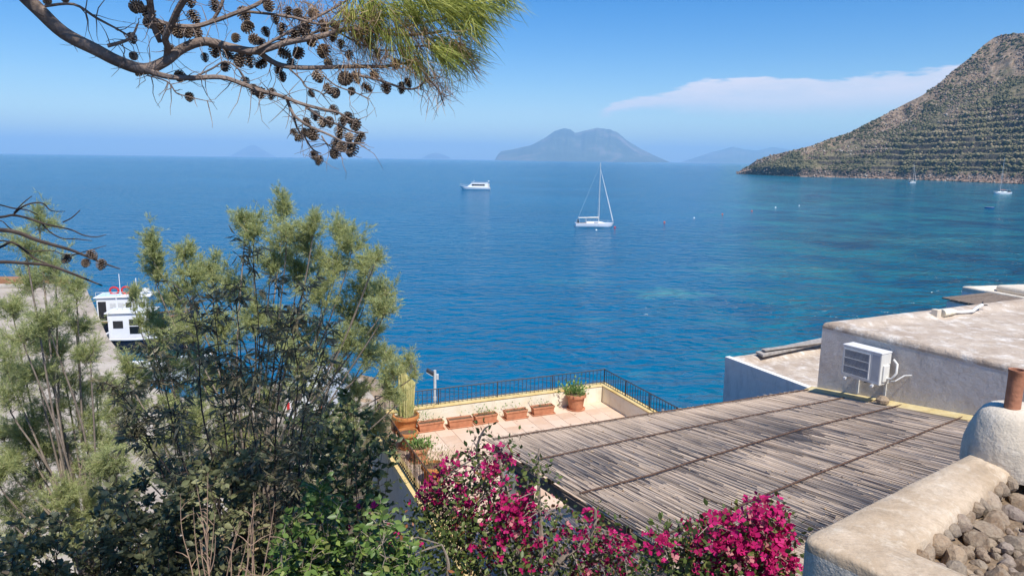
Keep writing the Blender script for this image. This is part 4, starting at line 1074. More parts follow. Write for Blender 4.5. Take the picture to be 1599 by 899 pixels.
buoy(1248, 321.5, 0.22, M['galv'], 'tiny pale buoy last of the row towards the headland')
buoy(960, 355.5, 0.26, M['red'], 'red buoy floating right at the sailboat bow')
buoy(931, 359.5, 0.22, M['white'], 'white buoy floating just in front of the sailboat hull')

def fishing_boat(px, py, yaw, L, hullmat, label, kind):
    r = empty('fishing_boat', P(px, py, 0), yaw); tag(r, label, 'boat', 'boats moored at the quay')
    B = L * 0.33
    hull(L, B, 1.05, 0.5, 0.10, 0.85, sheer=0.7, flare=1.04).build('hull', hullmat, r, smooth=True)
    # gunwale as a rubbing strake round the deck edge
    pts = []
    for i in range(23):
        t = i / 22; bw = B / 2 * min(1, 0.85 + 0.15 * math.sin(min(1, t / 0.45) * math.pi / 2)) * (max(0.0, 1 - max(0, (t - 0.45) / 0.55) ** 2.2) ** 0.75 + 0.012) * 1.05
        pts.append((-L / 2 + L * t, bw, deck_h(1.05, 0.7, t)))
    mb = MB(); mb.tube([(x, -y, z) for x, y, z in pts], 0.09, 6); mb.tube(pts, 0.09, 6); mb.tube([(pts[0][0], -pts[0][1], 1.05), pts[0]], 0.09, 6)
    mb.build('gunwale', M['teak'] if kind == 0 else M['hullwhite'], r)
    if kind < 2:
        cl, ch, x0 = (L * 0.46, 2.05, -L * 0.42) if kind == 0 else (L * 0.40, 2.0, -L * 0.40)
        w = B * 0.74
        c = MB().obox((x0, -w / 2, 1.0), (cl, 0, 0), (0, w, 0), (0, 0, ch)).build('cabin', M['hullwhite'], r, bevel=0.06, seg=3)
        MB().obox((x0 - 0.18, -w / 2 - 0.12, 1.0 + ch + 0.002), (cl + 0.5, 0, 0.03), (0, w + 0.24, 0), (0, 0, 0.09)).build('roof', M['white'], r, bevel=0.03)
        if kind == 0:
            MB().box((x0 + 0.42, -w / 2 - 0.006, 1.95), (0.62, 0.02, 1.6)).build('door', M['black'], c)
            for k in range(3): MB().box((x0 + 1.25 + k * 0.62, -w / 2 - 0.006, 2.42), (0.46, 0.02, 0.42)).build('window', M['galv'] if k < 2 else M['glass'], c)
            MB().box((x0 + cl - 0.42, -w / 2 - 0.006, 2.36), (0.46, 0.02, 0.60)).build('window', M['glass'], c)
            MB().box((x0 + 0.9, 0, 1.0 + ch + 0.125), (1.6, w * 0.7, 0.06)).build('roof_cover', M['foam'], r)
            for k, x in enumerate((x0 + 1.1, x0 + 2.0)):
                mb = MB(); mb.tube([(x + 0.34 * math.cos(a), 0.1 + 0.1 * k, 1.0 + ch + 0.42 + 0.30 * math.sin(a)) for a in np.linspace(0, 6.283, 17)], 0.085, 7, cap=False); mb.build('life_ring', M['red'], r, smooth=True)
            MB().lathe([(0.30, 0), (0.34, 0.1), (0.30, 0.22), (0.05, 0.3)], 12, (x0 + cl - 0.3, 0, 1.0 + ch + 0.35)).build('radar_dome', M['white'], r, smooth=True)
            mb = MB(); mb.tube([(x0 + 2.9, 0, 1.0 + ch), (x0 + 2.9, 0, 1.0 + ch + 1.5)], 0.04, 5); mb.build('antenna', M['white'], r); mb = MB(); mb.tube([(x0 + 1.6, 0, 1.0 + ch), (x0 + 1.6, 0, 1.0 + ch + 1.9)], 0.03, 5); mb.build('antenna', M['white'], r)
            mb = MB()
            for x in np.linspace(x0, x0 + cl, 6): mb.tube([(x, -w / 2, 1.0 + ch + 0.1), (x, -w / 2, 1.0 + ch + 0.5)], 0.018, 4)
            mb.tube([(x0, -w / 2, 1.0 + ch + 0.5), (x0 + cl, -w / 2, 1.0 + ch + 0.5)], 0.02, 4); mb.build('roof_rail', M['galv'], r)
        else:
            MB().box((x0 + 0.72, -w / 2 - 0.006, 2.15), (0.72, 0.02, 0.58)).build('window', M['glass'], c)
            fr = MB().box((x0 + 1.95, -w / 2 - 0.006, 1.98), (0.86, 0.02, 1.15)).build('door', M['glass'], c)
            MB().box((x0 + 1.95, -w / 2 - 0.022, 2.02), (0.86, 0.012, 0.06)).build('door_bar', M['white'], fr)
            mb = MB(); mb.tube([(x0 + 0.5, 0, 1.0 + ch), (x0 + 0.4, 0, 1.0 + ch + 1.3)], 0.03, 5); mb.build('antenna', M['white'], r)
            mb = MB(); mb.lathe([(0.02, -0.3), (0.2, -0.2), (0.27, 0.0), (0.2, 0.2), (0.02, 0.3)], 12, (-L * 0.52, -B * 0.36, 0.75)); mb.build('fender', M['white'], r, smooth=True)
            mb = MB(); mb.lathe([(0.02, -0.25), (0.18, -0.18), (0.24, 0.0), (0.18, 0.18), (0.02, 0.25)], 12, (-L * 0.52, B * 0.0, 1.1)); mb.build('fender', M['cream'], r, smooth=True)
            mb = MB(); mb.tube([(-L * 0.5, 0, 1.1), (-L * 0.62, 0.3, 1.3), (-L * 0.8, 0.6, 1.7)], 0.02, 4); mb.tube([(-L * 0.5, 0.8, 1.1), (-L * 0.66, 1.1, 1.5), (-L * 0.8, 1.3, 1.7)], 0.02, 4); mb.build('mooring_rope', M['canvas'], r)
    else:
        MB().obox((L * 0.02, -B * 0.36, 1.1), (L * 0.26, 0, 0.12), (0, B * 0.72, 0), (0, 0, 0.34)).build('foredeck', M['hullwhite'], r, bevel=0.08, seg=3)
        MB().obox((-L * 0.4, -B * 0.36, 1.06), (L * 0.38, 0, 0), (0, B * 0.72, 0), (0, 0, 0.03)).build('deck', M['galv'], r)
        MB().box((-L * 0.1, 0, 1.5), (1.0, 0.8, 0.85)).build('console', M['hullwhite'], r, bevel=0.06)
        mb = MB(); mb.obox((L * 0.0 - 0.5, -0.38, 1.85), (0.25, 0, 0.4), (0, 0.76, 0), (0.02, 0, 0.02)); mb.build('windscreen', M['glass'], r)
    return r
fishing_boat(232, 514, math.radians(12), 8.6, M['hulldark'], 'white-cabined fishing boat with red life rings on its roof at the quay', 0)
fishing_boat(242, 543, math.radians(10), 7.4, M['hulldark'], 'white-cabined boat with a big dark doorway and fenders at the quay', 1)
fishing_boat(262, 593, math.radians(8), 5.8, M['hullwhite'], 'open white boat without cabin moored nearest along the quay', 2)

def van():
    q = P(506, 640, 1.5); yaw = math.radians(82)
    r = empty('van', (q.x, q.y, 1.5), yaw); tag(r, 'white van parked on the quay behind the tamarisk by the boulders', 'van')
    prof = [(-2.4, 0.35), (-2.42, 1.0), (-2.3, 2.05), (-2.1, 2.2), (0.9, 2.2), (1.15, 2.1), (1.85, 1.25), (2.5, 1.05), (2.6, 0.75), (2.6, 0.35)]
    mb = MB(); rings = []
    for y, k in ((-0.93, 0.97), (-0.96, 1.0), (0.96, 1.0), (0.93, 0.97)): rings.append([Vector((x, y * (1 - 0.06 * max(0, z - 1.1)), z)) for x, z in prof])
    mb.loft(rings); b = mb.build('body', M['hullwhite'], r, bevel=0.05)
    for s in (-1, 1):
        for x in (-1.5, 1.65):
            mb = MB(); mb.tube([(x, s * 0.80, 0.34), (x, s * 0.98, 0.34)], 0.34, 18); w = mb.build('wheel', M['black'], r)
            mb = MB(); mb.tube([(x, s * 0.982, 0.34), (x, s * 0.99, 0.34)], 0.19, 12); mb.build('rim', M['galv'], w)
        MB().box((0.75, s * 0.925, 1.6), (0.95, 0.03, 0.55)).build('side_window', M['glass'], b)
        MB().box((-2.41, s * 0.5, 1.62), (0.03, 0.7, 0.5)).build('rear_window', M['glass'], b)
        MB().box((2.58, s * 0.68, 0.85), (0.06, 0.34, 0.2)).build('headlight', M['galv'], b)
        MB().box((-2.43, s * 0.86, 1.0), (0.04, 0.14, 0.4)).build('tail_light', M['red'], b)
    mb = MB(); mb.obox((1.18, -0.78, 2.06), (0.66, 0, -0.78), (0, 1.56, 0), (0.03, 0, 0.03)); mb.build('windscreen', M['glass'], b)
van()
def boulders():
    rr = random.Random(9); k = 0
    LB = ['boulder at the upper left end of the shore rock heap', 'tawny boulder on top of the shore rock heap by the water', 'boulder high in the rock heap facing the sea', 'boulder at the upper right end of the shore rock heap', 'boulder nearest the van in the rock heap', 'boulder in the middle of the shore rock heap', 'boulder right of centre in the shore rock heap', 'boulder of the rock heap nearest the cactus', 'boulder low at the left foot of the rock heap', 'boulder low at the right foot of the rock heap']
    words = ['grey', 'tawny', 'dark', 'pale', 'reddish', 'mossy', 'flat', 'pointed', 'square-edged', 'cracked', 'rounded', 'small', 'broad', 'tilted']
    for px, py, s in ((560, 606, 0.85), (574, 600, 0.75), (590, 612, 0.8), (603, 622, 0.7), (566, 622, 0.9), (582, 630, 0.95), (598, 637, 0.8), (612, 640, 0.7), (572, 645, 0.9), (590, 652, 0.8)):
        q = P(px, py, 0.7)
        bm = bmesh.new(); bmesh.ops.create_icosphere(bm, subdivisions=3, radius=1)
        cuts = [Vector((rr.gauss(0, 1), rr.gauss(0, 1), rr.gauss(0, 1))).normalized() for _ in range(8)]
        for v in bm.verts:
            c = v.co.copy()
            for cn in cuts:
                d = c.dot(cn) - 0.66
                if d > 0: c -= cn * d * 0.95
            v.co = c * (1 + 0.1 * noise.noise(c * 2 + Vector((k, k, k)))) * s
        me = bpy.data.meshes.new('boulder'); bm.to_mesh(me); bm.free(); me.materials.append(M['stone'])
        o = obj('boulder', me); o.location = q; o.rotation_euler = (rr.uniform(0, 6), rr.uniform(0, 6), 0)
        tag(o, LB[k], 'boulder', 'boulders of the shore rock heap'); k += 1
boulders()

# ------------------------------------------------------------------ pots, planters and the lamp on the terrace
def leafy(name, parent, centre, n, spread, size, mat, up=0.6, narrow=0.35):
    c = np.array(centre) - np.array(root_loc(parent))
    p_ = npr.normal(size=(n, 3)) * np.array(spread) * 0.5; p_[:, 2] = np.abs(p_[:, 2])
    d = p_ / (np.linalg.norm(p_, axis=1, keepdims=True) + 1e-6) + np.array([0, 0, up]) + npr.normal(size=(n, 3)) * 0.3
    M3 = frames(d) * (size * npr.uniform(0.6, 1.25, (n, 1, 1)))
    tv = [(0, 0, 0), (-narrow, 0.45, 0.06), (0, 1, -0.05), (narrow, 0.45, 0.06)]
    me = scatter_mesh(name, tv, [(0, 3, 2, 1)], c + p_, M3, npr.random(n), mat)
    return tag(obj(name, me, parent), kind='stuff')
M['succulent'] = leafmat('succulent_leaf', [(0, (0.10, 0.19, 0.05)), (0.5, (0.20, 0.33, 0.09)), (1, (0.36, 0.46, 0.17))], 0.25)
M['drystem'] = plain('dry_stem', (0.24, 0.17, 0.11), 0.9, 0.1, 0.3)
def planter(px, py, L, label, stems, yaw):
    q = P(px, py, 8.006); e, d = -TA, TB
    r = empty('planter_box', q); tag(r, label, 'planter', 'terracotta planter boxes along the terrace parapet')
    e = (Matrix.Rotation(yaw, 3, 'Z') @ e); d = (Matrix.Rotation(yaw, 3, 'Z') @ d)
    w = 0.25; h = 0.235
    def rect(le, we, z): return [q + e * (sx * le / 2) + d * (sy * we / 2) + Z * z for sx, sy in ((-1, 1), (1, 1), (1, -1), (-1, -1))]
    MB().loft([rect(L * 0.95, w * 1.0, 0), rect(L * 1.0, w * 1.12, 0.012), rect(L * 1.0, w * 1.12, 0.03), rect(L * 0.97, w * 1.02, 0.03)]).build  # saucer below
    mb = MB(); mb.loft([rect(L * 0.96, w * 1.0, 0.0), rect(L * 1.03, w * 1.18, 0.008), rect(L * 1.04, w * 1.2, 0.034), rect(L * 0.97, w * 1.04, 0.034), rect(L * 0.96, w * 1.02, 0.012)]); part(mb, 'saucer', M['terracotta'], r, bevel=0.004)
    mb = MB(); mb.loft([rect(L * 0.88, w * 0.80, 0.014), rect(L * 0.96, w * 0.95, h - 0.045), rect(L * 1.0, w * 1.06, h - 0.044), rect(L * 1.0, w * 1.06, h), rect(L * 0.94, w * 0.86, h), rect(L * 0.92, w * 0.80, h - 0.05)]); b = part(mb, 'box', M['terracotta'], r, bevel=0.006)
    mb = MB(); mb.loft([rect(L * 0.93, w * 0.84, h - 0.049), rect(L * 0.93, w * 0.84, h - 0.035)]); part(mb, 'soil', M['soil'], r)
    if stems:
        mb = MB()
        for k in range(stems):
            a = q + e * rng.uniform(-L * .38, L * .38) + d * rng.uniform(-.05, .05) + Z * (h - 0.03)
            tip = a + Vector((rng.uniform(-.12, .12), rng.uniform(-.1, .1), rng.uniform(0.08, 0.26)))
            mb.tube([a, (a + tip) / 2 + Vector((rng.uniform(-.02, .02), 0, 0)), tip], [0.004, 0.003, 0.002], 4)
        part(mb, 'dry_stems', M['drystem'], r)
        leafy('leaves', r, q + Z * (h - 0.0), stems * 5, (L * 0.6, 0.18, 0.16), 0.05, M['succulent'])
planter(672, 670.5, 0.70, 'terracotta planter box leftmost in the row, with grey twigs in its left end', 7, 0.02)
planter(718, 665, 0.68, 'empty terracotta planter box second from left holding only bare soil', 0, -0.03)
planter(757.5, 658.5, 0.66, 'terracotta planter box third from left with dry brown stalks', 16, 0.03)
planter(804.5, 652, 0.66, 'terracotta planter box fourth from left with a leaning thin sprig', 6, 0.0)
planter(847, 645.5, 0.66, 'terracotta planter box rightmost in the row next to the big round pot', 9, -0.02)
def pot(px, py, z, rad, h, mat, label, plant=None, stems=0):
    q = P(px, py, z)
    r = empty('flower_pot', q); tag(r, label, 'flower pot')
    mb = MB(); mb.lathe([(rad * 0.86, 0), (rad * 0.98, 0.008), (rad * 1.0, 0.035), (rad * 0.93, 0.035), (rad * 0.9, 0.014)], 28, q); part(mb, 'saucer', mat, r, smooth=True)
    mb = MB(); mb.lathe([(rad * 0.72, 0.016), (rad * 0.93, h * 0.78), (rad * 0.94, h * 0.8), (rad * 1.06, h * 0.805), (rad * 1.08, h * 0.97), (rad * 1.05, h), (rad * 0.93, h), (rad * 0.88, h - 0.07)], 28, q, cap=False); part(mb, 'pot', mat, r, smooth=True)
    mb = MB(); mb.lathe([(rad * 0.9, h - 0.075), (rad * 0.9, h - 0.05), (0.01, h - 0.035)], 20, q); part(mb, 'soil', M['soil'], r)
    return r, q
r, q = pot(899, 638, 8.006, 0.27, 0.46, M['terracotta'], 'big round terracotta pot of bright green succulents by the parapet corner')
leafy('leaves', r, q + Vector((-0.08, 0, 0.44)), 420, (0.34, 0.30, 0.34), 0.085, M['succulent'], 0.8, 0.30)
r, q = pot(637, 698, 8.006, 0.24, 0.42, M['terracotta2'], 'bare orange round pot beside the rusty railing')
r, q = pot(654, 718, 8.006, 0.24, 0.34, M['terracotta'], 'wide grey-pink pot with one round green plant by the rusty railing')
leafy('leaves', r, q + Vector((0.02, 0, 0.32)), 300, (0.30, 0.28, 0.22), 0.075, M['succulent'], 0.7, 0.4)
r, q = pot(677, 752, 8.006, 0.25, 0.40, M['terracotta2'], 'orange pot of straggly yellow-green plants nearest along the rusty railing')
leafy('leaves', r, q + Vector((0, 0, 0.38)), 500, (0.55, 0.5, 0.36), 0.08, leafmat('straggly_leaf', [(0, (0.16, 0.20, 0.07)), (0.6, (0.34, 0.34, 0.13)), (1, (0.46, 0.40, 0.22))], 0.25), 1.0, 0.12)

def cactus():
    r, q = pot(634, 672, 8.006, 0.33, 0.45, M['terracotta2'], 'tall pale columnar cactus in an orange pot at the terrace corner')
    m = Mat('cactus_skin', (0.42, 0.40, 0.15), 0.7, 0.3); co = m.coord(scale=(1, 1, 0.25))
    m.color(m.ramp(m.noise(co, 9, 6, 0.7), [(0.3, (0.30, 0.28, 0.10)), (0.55, (0.50, 0.46, 0.20)), (0.75, (0.60, 0.54, 0.30))])); m.bump(m.noise(co, 40, 3), 0.01)
    def col(p0, p1, rad, ribs=8):
        rings = []
        for t in np.linspace(0, 1, 12):
            c = p0 + (p1 - p0) * t; k = rad * (1 if t < 0.9 else math.sqrt(max(0.02, 1 - ((t - 0.9) / 0.1) ** 2)))
            rings.append([c + Vector((math.cos(a), math.sin(a), 0)) * k * (1 + 0.22 * math.cos(ribs * a)) for a in np.linspace(0, 2 * math.pi, ribs * 4, endpoint=False)])
        return MB().loft(rings)
    b = q + Z * 0.4
    for dx, dy, h, rd in ((-0.10, 0.02, 1.42, 0.095), (0.02, 0.05, 1.12, 0.085), (0.10, -0.03, 1.06, 0.08), (0.17, 0.04, 0.98, 0.075), (0.05, -0.08, 0.92, 0.08)):
        part(col(b + Vector((dx * 0.6, dy, 0)), b + Vector((dx, dy, h)), rd), 'column', m.m, r, smooth=True)
    leafy('leaves', r, b + Vector((0.05, -0.1, 0.0)), 500, (0.55, 0.45, 0.5), 0.09, M['succulent'], 1.2, 0.06)
cactus()

def lamp_post():
    top = PD(679, 578, 20.9); base = Vector((top.x, top.y, 1.0))
    r = empty('floodlight_post', base); tag(r, 'slim pale pole with a small floodlight behind the terrace parapet', 'lamp post')
    mb = MB(); mb.tube([base, Vector((top.x, top.y, top.z))], 0.045, 10); part(mb, 'pole', M['galv'], r, smooth=True)
    mb = MB(); mb.obox(top + Vector((-0.05, -0.05, -0.16)), (-0.22, 0, 0.13), (0, 0.16, 0), (0.03, 0, 0.08)); part(mb, 'lamp_head', M['iron'], r, bevel=0.01)
    mb = MB(); mb.obox(top + Vector((-0.06, -0.06, -0.175)), (-0.2, 0, 0.12), (0, 0.18, 0), (0.004, 0, 0.006)); part(mb, 'lens', M['galv'], r)
    mb = MB(); mb.obox(top + Vector((0.045, -0.04, -0.28)), (0.07, 0, 0), (0, 0.08, 0), (0, 0, 0.16)); part(mb, 'junction_box', M['galv'], r, bevel=0.008)
    mb = MB(); mb.tube([Vector((top.x, top.y, top.z - 0.95)), Vector((top.x, top.y, top.z - 0.83))], 0.058, 10); part(mb, 'clamp', M['galv'], r)
lamp_post()

# ================================================================== TREES AND PLANTS
M['bark'] = plain('pine_bark', (0.24, 0.185, 0.155), 0.95, 0.1, 0.4, 14, bump=0.012)
M['bark_pale'] = plain('pale_bark', (0.30, 0.24, 0.19), 0.95, 0.1, 0.3, 12, bump=0.006)
M['bark_dark'] = plain('dark_stem', (0.085, 0.065, 0.055), 0.95, 0.1, 0.3, 12)
def curve_pts(pts, k=4):
    """Catmull-Rom through pts (Vector, radius)"""
    out = []
    n = len(pts)
    for i in range(n - 1):
        p0, p1, p2, p3 = pts[max(i - 1, 0)], pts[i], pts[i + 1], pts[min(i + 2, n - 1)]
        for j in range(k):
            t = j / k
            f = lambda a, b, c, d: 0.5 * (2 * b + (c - a) * t + (2 * a - 5 * b + 4 * c - d) * t * t + (3 * b - a - 3 * c + d) * t ** 3)
            out.append((f(p0[0], p1[0], p2[0], p3[0]), max(1e-4, f(p0[1], p1[1], p2[1], p3[1]))))
    out.append(pts[-1]); return out

# ------------------------------------------------------------------ pine
def make_pine():
    r = empty('pine_tree', (-3.6, 1.2, 13.0)); tag(r, 'pine tree reaching in from the upper left with many open cones', 'tree')
    D0 = 2.9
    rr = random.Random(21)
    def px(x, y, d): return PD(x, y, d)
    def br(lst, d0, d1, name='branch', mat='bark', n=7, k=4):
        m_ = len(lst); pts = []
        for i, (x, y, rp) in enumerate(lst):
            d = d0 + (d1 - d0) * i / (m_ - 1)
            pts.append((px(x, y, d), rp / FPX * d))
        c = curve_pts(pts, k)
        mb = MB(); mb.tube([q[0] for q in c], [q[1] for q in c], n); part(mb, name, M[mat], r, smooth=True)
        return c
    # trunk, out of frame on the left, and the limb that leaves it
    tr = [(Vector((-3.6, 1.2, 12.8)), 0.20), (Vector((-3.5, 1.3, 14.5)), 0.17), (Vector((-3.3, 1.4, 16.4)), 0.14), (Vector((-2.6, 1.8, 18.0)), 0.10), (Vector((-1.2, 2.2, 18.6)), 0.06), (Vector((0.4, 2.6, 18.4)), 0.03)]
    c = curve_pts(tr, 6); mb = MB(); mb.tube([q[0] for q in c], [q[1] for q in c], 12); part(mb, 'trunk', M['bark'], r, smooth=True)
    st = (Vector((-3.3, 1.4, 16.4)), 0.06); p1 = PD(-60, -120, 2.3)
    lim = [(20, -25, 11.5), (60, 15, 11), (100, 52, 10.5), (150, 78, 10), (185, 96, 9.5), (225, 108, 9.5), (258, 96, 8.5), (285, 76, 8), (320, 65, 7.5), (360, 74, 7), (400, 80, 6.5), (450, 66, 5.5), (500, 57, 5), (540, 46, 4), (580, 48, 3.5), (630, 55, 3), (690, 50, 2)]
    pts = [st, (p1, 0.035)] + [(px(x, y, 2.75 + 0.35 * i / 16), 0.88 * q / FPX * 2.9) for i, (x, y, q) in enumerate(lim)]
    c = curve_pts(pts, 4); mb = MB(); mb.tube([q[0] for q in c], [q[1] for q in c], 10); part(mb, 'limb', M['bark'], r, smooth=True)
    twigs_src = list(c[10:])
    specs = [
        ([(228, 110, 5), (262, 120, 4.2), (300, 122, 4), (345, 121, 3.6), (378, 131, 3.4), (400, 140, 3.2), (432, 148, 3), (470, 162, 2.6), (500, 170, 2.3), (528, 176, 1.8), (548, 187, 1.2), (563, 187, .7)], 2.85, 3.0),
        ([(446, 150, 2.6), (455, 173, 2.3), (463, 184, 2.2), (485, 198, 2), (515, 211, 1.8), (540, 223, 1.5), (570, 223, .8)], 2.96, 2.9),
        ([(458, 178, 1.8), (464, 200, 1.6), (476, 215, 1.4), (488, 233, 1.2), (502, 240, .8)], 2.95, 2.98),
        ([(478, 168, 2.0), (505, 185, 1.8), (530, 196, 1.6), (552, 206, 1.2), (575, 207, .6)], 2.95, 3.05),
        ([(502, 212, 1.3), (510, 224, 1.1), (525, 234, .9), (545, 237, .6)], 2.95, 2.95),
        ([(402, 80, 4.6), (432, 100, 4), (470, 106, 3.6), (520, 105, 3.2), (565, 104, 3), (600, 104, 2.4), (640, 98, 1.8)], 3.0, 3.15),
        ([(548, 116, 2.2), (575, 121, 2.1), (600, 128, 1.9), (630, 138, 1.7), (650, 138, 1.5), (668, 124, 1.3), (682, 121, .8)], 3.05, 3.1),
        ([(668, 124, 1.2), (680, 135, 1.2), (688, 148, 1), (694, 166, .7)], 3.1, 3.1),
        ([(258, 98, 4), (262, 76, 5), (258, 60, 5), (268, 38, 5), (280, 12, 5), (298, -15, 5)], 2.9, 2.7),
        ([(250, 66, 3.5), (240, 40, 4.5), (236, 15, 5), (232, -15, 5)], 2.85, 2.75),
        ([(236, 28, 3), (262, 38, 3.4), (300, 42, 3.6), (332, 34, 3.4), (365, 22, 3.2), (400, 8, 3), (430, -12, 3)], 2.8, 2.9),
        ([(330, 36, 2.5), (345, 10, 2.6), (350, -12, 2.5)], 2.85, 2.85),
        ([(70, 10, 2.2), (115, 7, 2), (150, 28, 1.9), (180, 44, 1.6), (200, 55, 1.4), (206, 52, 1)], 2.7, 2.85),
        ([(168, 72, 3), (190, 66, 2.6), (206, 58, 2), (215, 38, 1.4)], 2.8, 2.85),
        ([(400, 78, 2.4), (430, 62, 2.2), (462, 44, 2), (500, 24, 2), (530, 8, 1.6), (560, -12, 1.5)], 2.95, 3.05),
        ([(380, 18, 2.2), (420, 22, 2), (460, 28, 2), (500, 38, 1.8), (540, 32, 1.6), (580, 26, 1.6), (640, 20, 1.3)], 2.9, 3.1),
        ([(425, 62, 1.6), (470, 60, 1.8), (510, 44, 1.6), (545, 60, 1.4), (580, 76, 1.2), (620, 80, 1)], 3.0, 3.1),
        ([(300, 122, 1.5), (330, 108, 1.4), (352, 96, 1.3), (372, 108, 1.1), (385, 126, .9)], 2.9, 2.92),
        ([(452, 108, 1.4), (470, 124, 1.3), (478, 136, 1.2), (498, 143, 1), (505, 150, .7)], 3.0, 3.0),
        ([(505, 118, 1.2), (525, 134, 1.1), (555, 145, 1), (578, 155, .6)], 3.02, 3.05),
        ([(230, 118, 1.2), (262, 128, 1.1), (275, 145, 1), (290, 150, .9), (310, 155, .7), (335, 160, .5)], 2.85, 2.85),
        ([(600, 50, 1.6), (640, 40, 1.6), (690, 30, 1.5), (740, 10, 1.3), (765, -8, 1.2)], 3.1, 3.15),
        ([(620, 78, 1.4), (660, 72, 1.4), (700, 76, 1.1)], 3.1, 3.15),
    ]
    for s_, a, b in specs: twigs_src += br(s_, a, b)
    # bare lower branches crossing the frame's left edge
    low = [
        ([(-60, 360, 4.5), (0, 359, 3.6), (30, 364, 3.4), (55, 374, 3.2), (85, 383, 2.8), (110, 390, 2.4), (135, 400, 2.0), (165, 412, 1.4), (188, 420, .8)], 2.6, 2.8),
        ([(-60, 414, 3.4), (0, 409, 3), (40, 411, 2.6), (75, 414, 2.4), (105, 424, 2.2), (130, 434, 1.8), (160, 446, 1)], 2.6, 2.8),
        ([(-60, 340, 2.4), (0, 339, 2), (20, 336, 1.9), (45, 341, 1.8), (68, 349, 1.6), (90, 354, 1.4), (112, 359, 1.2), (130, 367, 1), (150, 370, .8), (166, 366, .5)], 2.65, 2.8),
        ([(20, 336, 1.4), (35, 323, 1.3), (52, 317, 1.2), (68, 318, 1.1), (80, 329, .9), (102, 330, .5)], 2.7, 2.75),
        ([(-40, 312, 1.4), (0, 320, 1.2), (20, 325, 1.2), (42, 328, 1), (60, 336, .7)], 2.7, 2.75),
        ([(22, 332, 1), (35, 318, .9), (50, 306, .6)], 2.7, 2.7),
        ([(98, 347, 1), (112, 340, .9), (125, 328, .6)], 2.78, 2.8),
        ([(62, 345, 1.2), (78, 362, 1.1), (97, 372, 1), (118, 373, .9), (144, 376, .5)], 2.72, 2.75),
        ([(-40, 392, 2), (0, 386, 1.9), (18, 378, 1.8), (40, 392, 1.6), (55, 404, 1.4), (75, 412, 1.1)], 2.65, 2.72),
        ([(-30, 374, 1.2), (5, 376, 1.2), (25, 380, 1.1), (45, 392, 1), (80, 391, .8), (100, 397, .7), (128, 397, .6), (150, 398, .5)], 2.68, 2.76),
        ([(-30, 344, .9), (0, 344, .8), (15, 356, .8), (30, 364, .7)], 2.7, 2.7),
        ([(110, 400, .9), (128, 394, .8), (150, 388, .7), (166, 383, .4)], 2.76, 2.8),
    ]
    for s_, a, b in low: twigs_src_low = br(s_, a, b, 'branch', 'bark_dark', 6)
    # fine twigs
    mb = MB()
    for _ in range(330):
        p, rad = rr.choice(twigs_src)
        d = Vector((rr.gauss(0.3, 0.8), rr.gauss(0, 0.5), rr.gauss(-0.25, 0.8))).normalized()
        L = rr.uniform(0.05, 0.17); q = p
        pts = [p]
        for k in range(4):
            d = (d + Vector((rr.gauss(0, .3), rr.gauss(0, .3), rr.gauss(0, .3)))).normalized(); q = q + d * L / 4; pts.append(q)
        mb.tube(pts, [0.0022, 0.0018, 0.0014, 0.001, 0.0006], 4)
    tag(part(mb, 'fine_twigs', M['bark'], r), kind='stuff')
    # cones
    def cone_mesh(openn, seed):
        q = random.Random(seed); b = MB()
        prof = [(0.02, 0.0), (0.5 if openn else 0.62, 0.12), (0.68 if openn else 0.86, 0.35), (0.62 if openn else 0.82, 0.6), (0.34 if openn else 0.5, 0.86), (0.03, 1.0)]
        b.cur = 0; b.lathe([(x * 0.40, z * 1.5) for x, z in prof], 10)
        b.cur = 1
        N = 74; ga = 2.39996
        for i in range(N):
            t = (i + 0.5) / N; z = 1.5 * (0.04 + 0.92 * t); a = i * ga
            w = np.interp(t, [0, 0.12, 0.4, 0.7, 1], [0.25, 0.62, 0.80, 0.62, 0.18]) * 0.62
            out = np.interp(t, [0, 0.3, 0.8, 1], [0.25, 0.1, 0.55, 1.4]) if openn else 0.9
            rad = w * (1.18 if openn else 1.0) * q.uniform(0.95, 1.06)
            u = Vector((math.cos(a), math.sin(a), 0)); v = Vector((-math.sin(a), math.cos(a), 0))
            d = (u + Z * (out if openn else 1.2)).normalized(); base = u * (w * 0.42) + Z * (z - 0.06)
            ln = rad * 0.74 if openn else 0.16; hw = 0.105 * (0.7 + 0.5 * w); th = d.cross(v).normalized() * (0.055 if openn else 0.03)
            if not openn: base = u * (w * 0.92) + Z * (z - 0.05)
            tip = base + d * ln
            b.add([base - v * hw * 0.5, base + v * hw * 0.5, tip + v * hw - th * 0.3, tip - v * hw - th * 0.3, tip + v * hw * 0.7 + th, tip - v * hw * 0.7 + th, tip + d * 0.03 + th * 0.3],
                  [(0, 1, 2, 3), (0, 5, 4, 1), (2, 6, 3), (4, 5, 6), (2, 4, 6), (3, 6, 5), (1, 4, 2), (0, 3, 5)])
        core = plain('cone_core', (0.03, 0.02, 0.016), 0.9, 0.1, 0.3, 4) if 'cone_core' not in bpy.data.materials else bpy.data.materials['cone_core']
        sc_ = plain('cone_scale', (0.27, 0.205, 0.155), 0.85, 0.2, 0.35, 3) if 'cone_scale' not in bpy.data.materials else bpy.data.materials['cone_scale']
        return b.mesh('pine_cone', [core, sc_])
    opens = [cone_mesh(True, k) for k in range(3)]; closed = cone_mesh(False, 9)
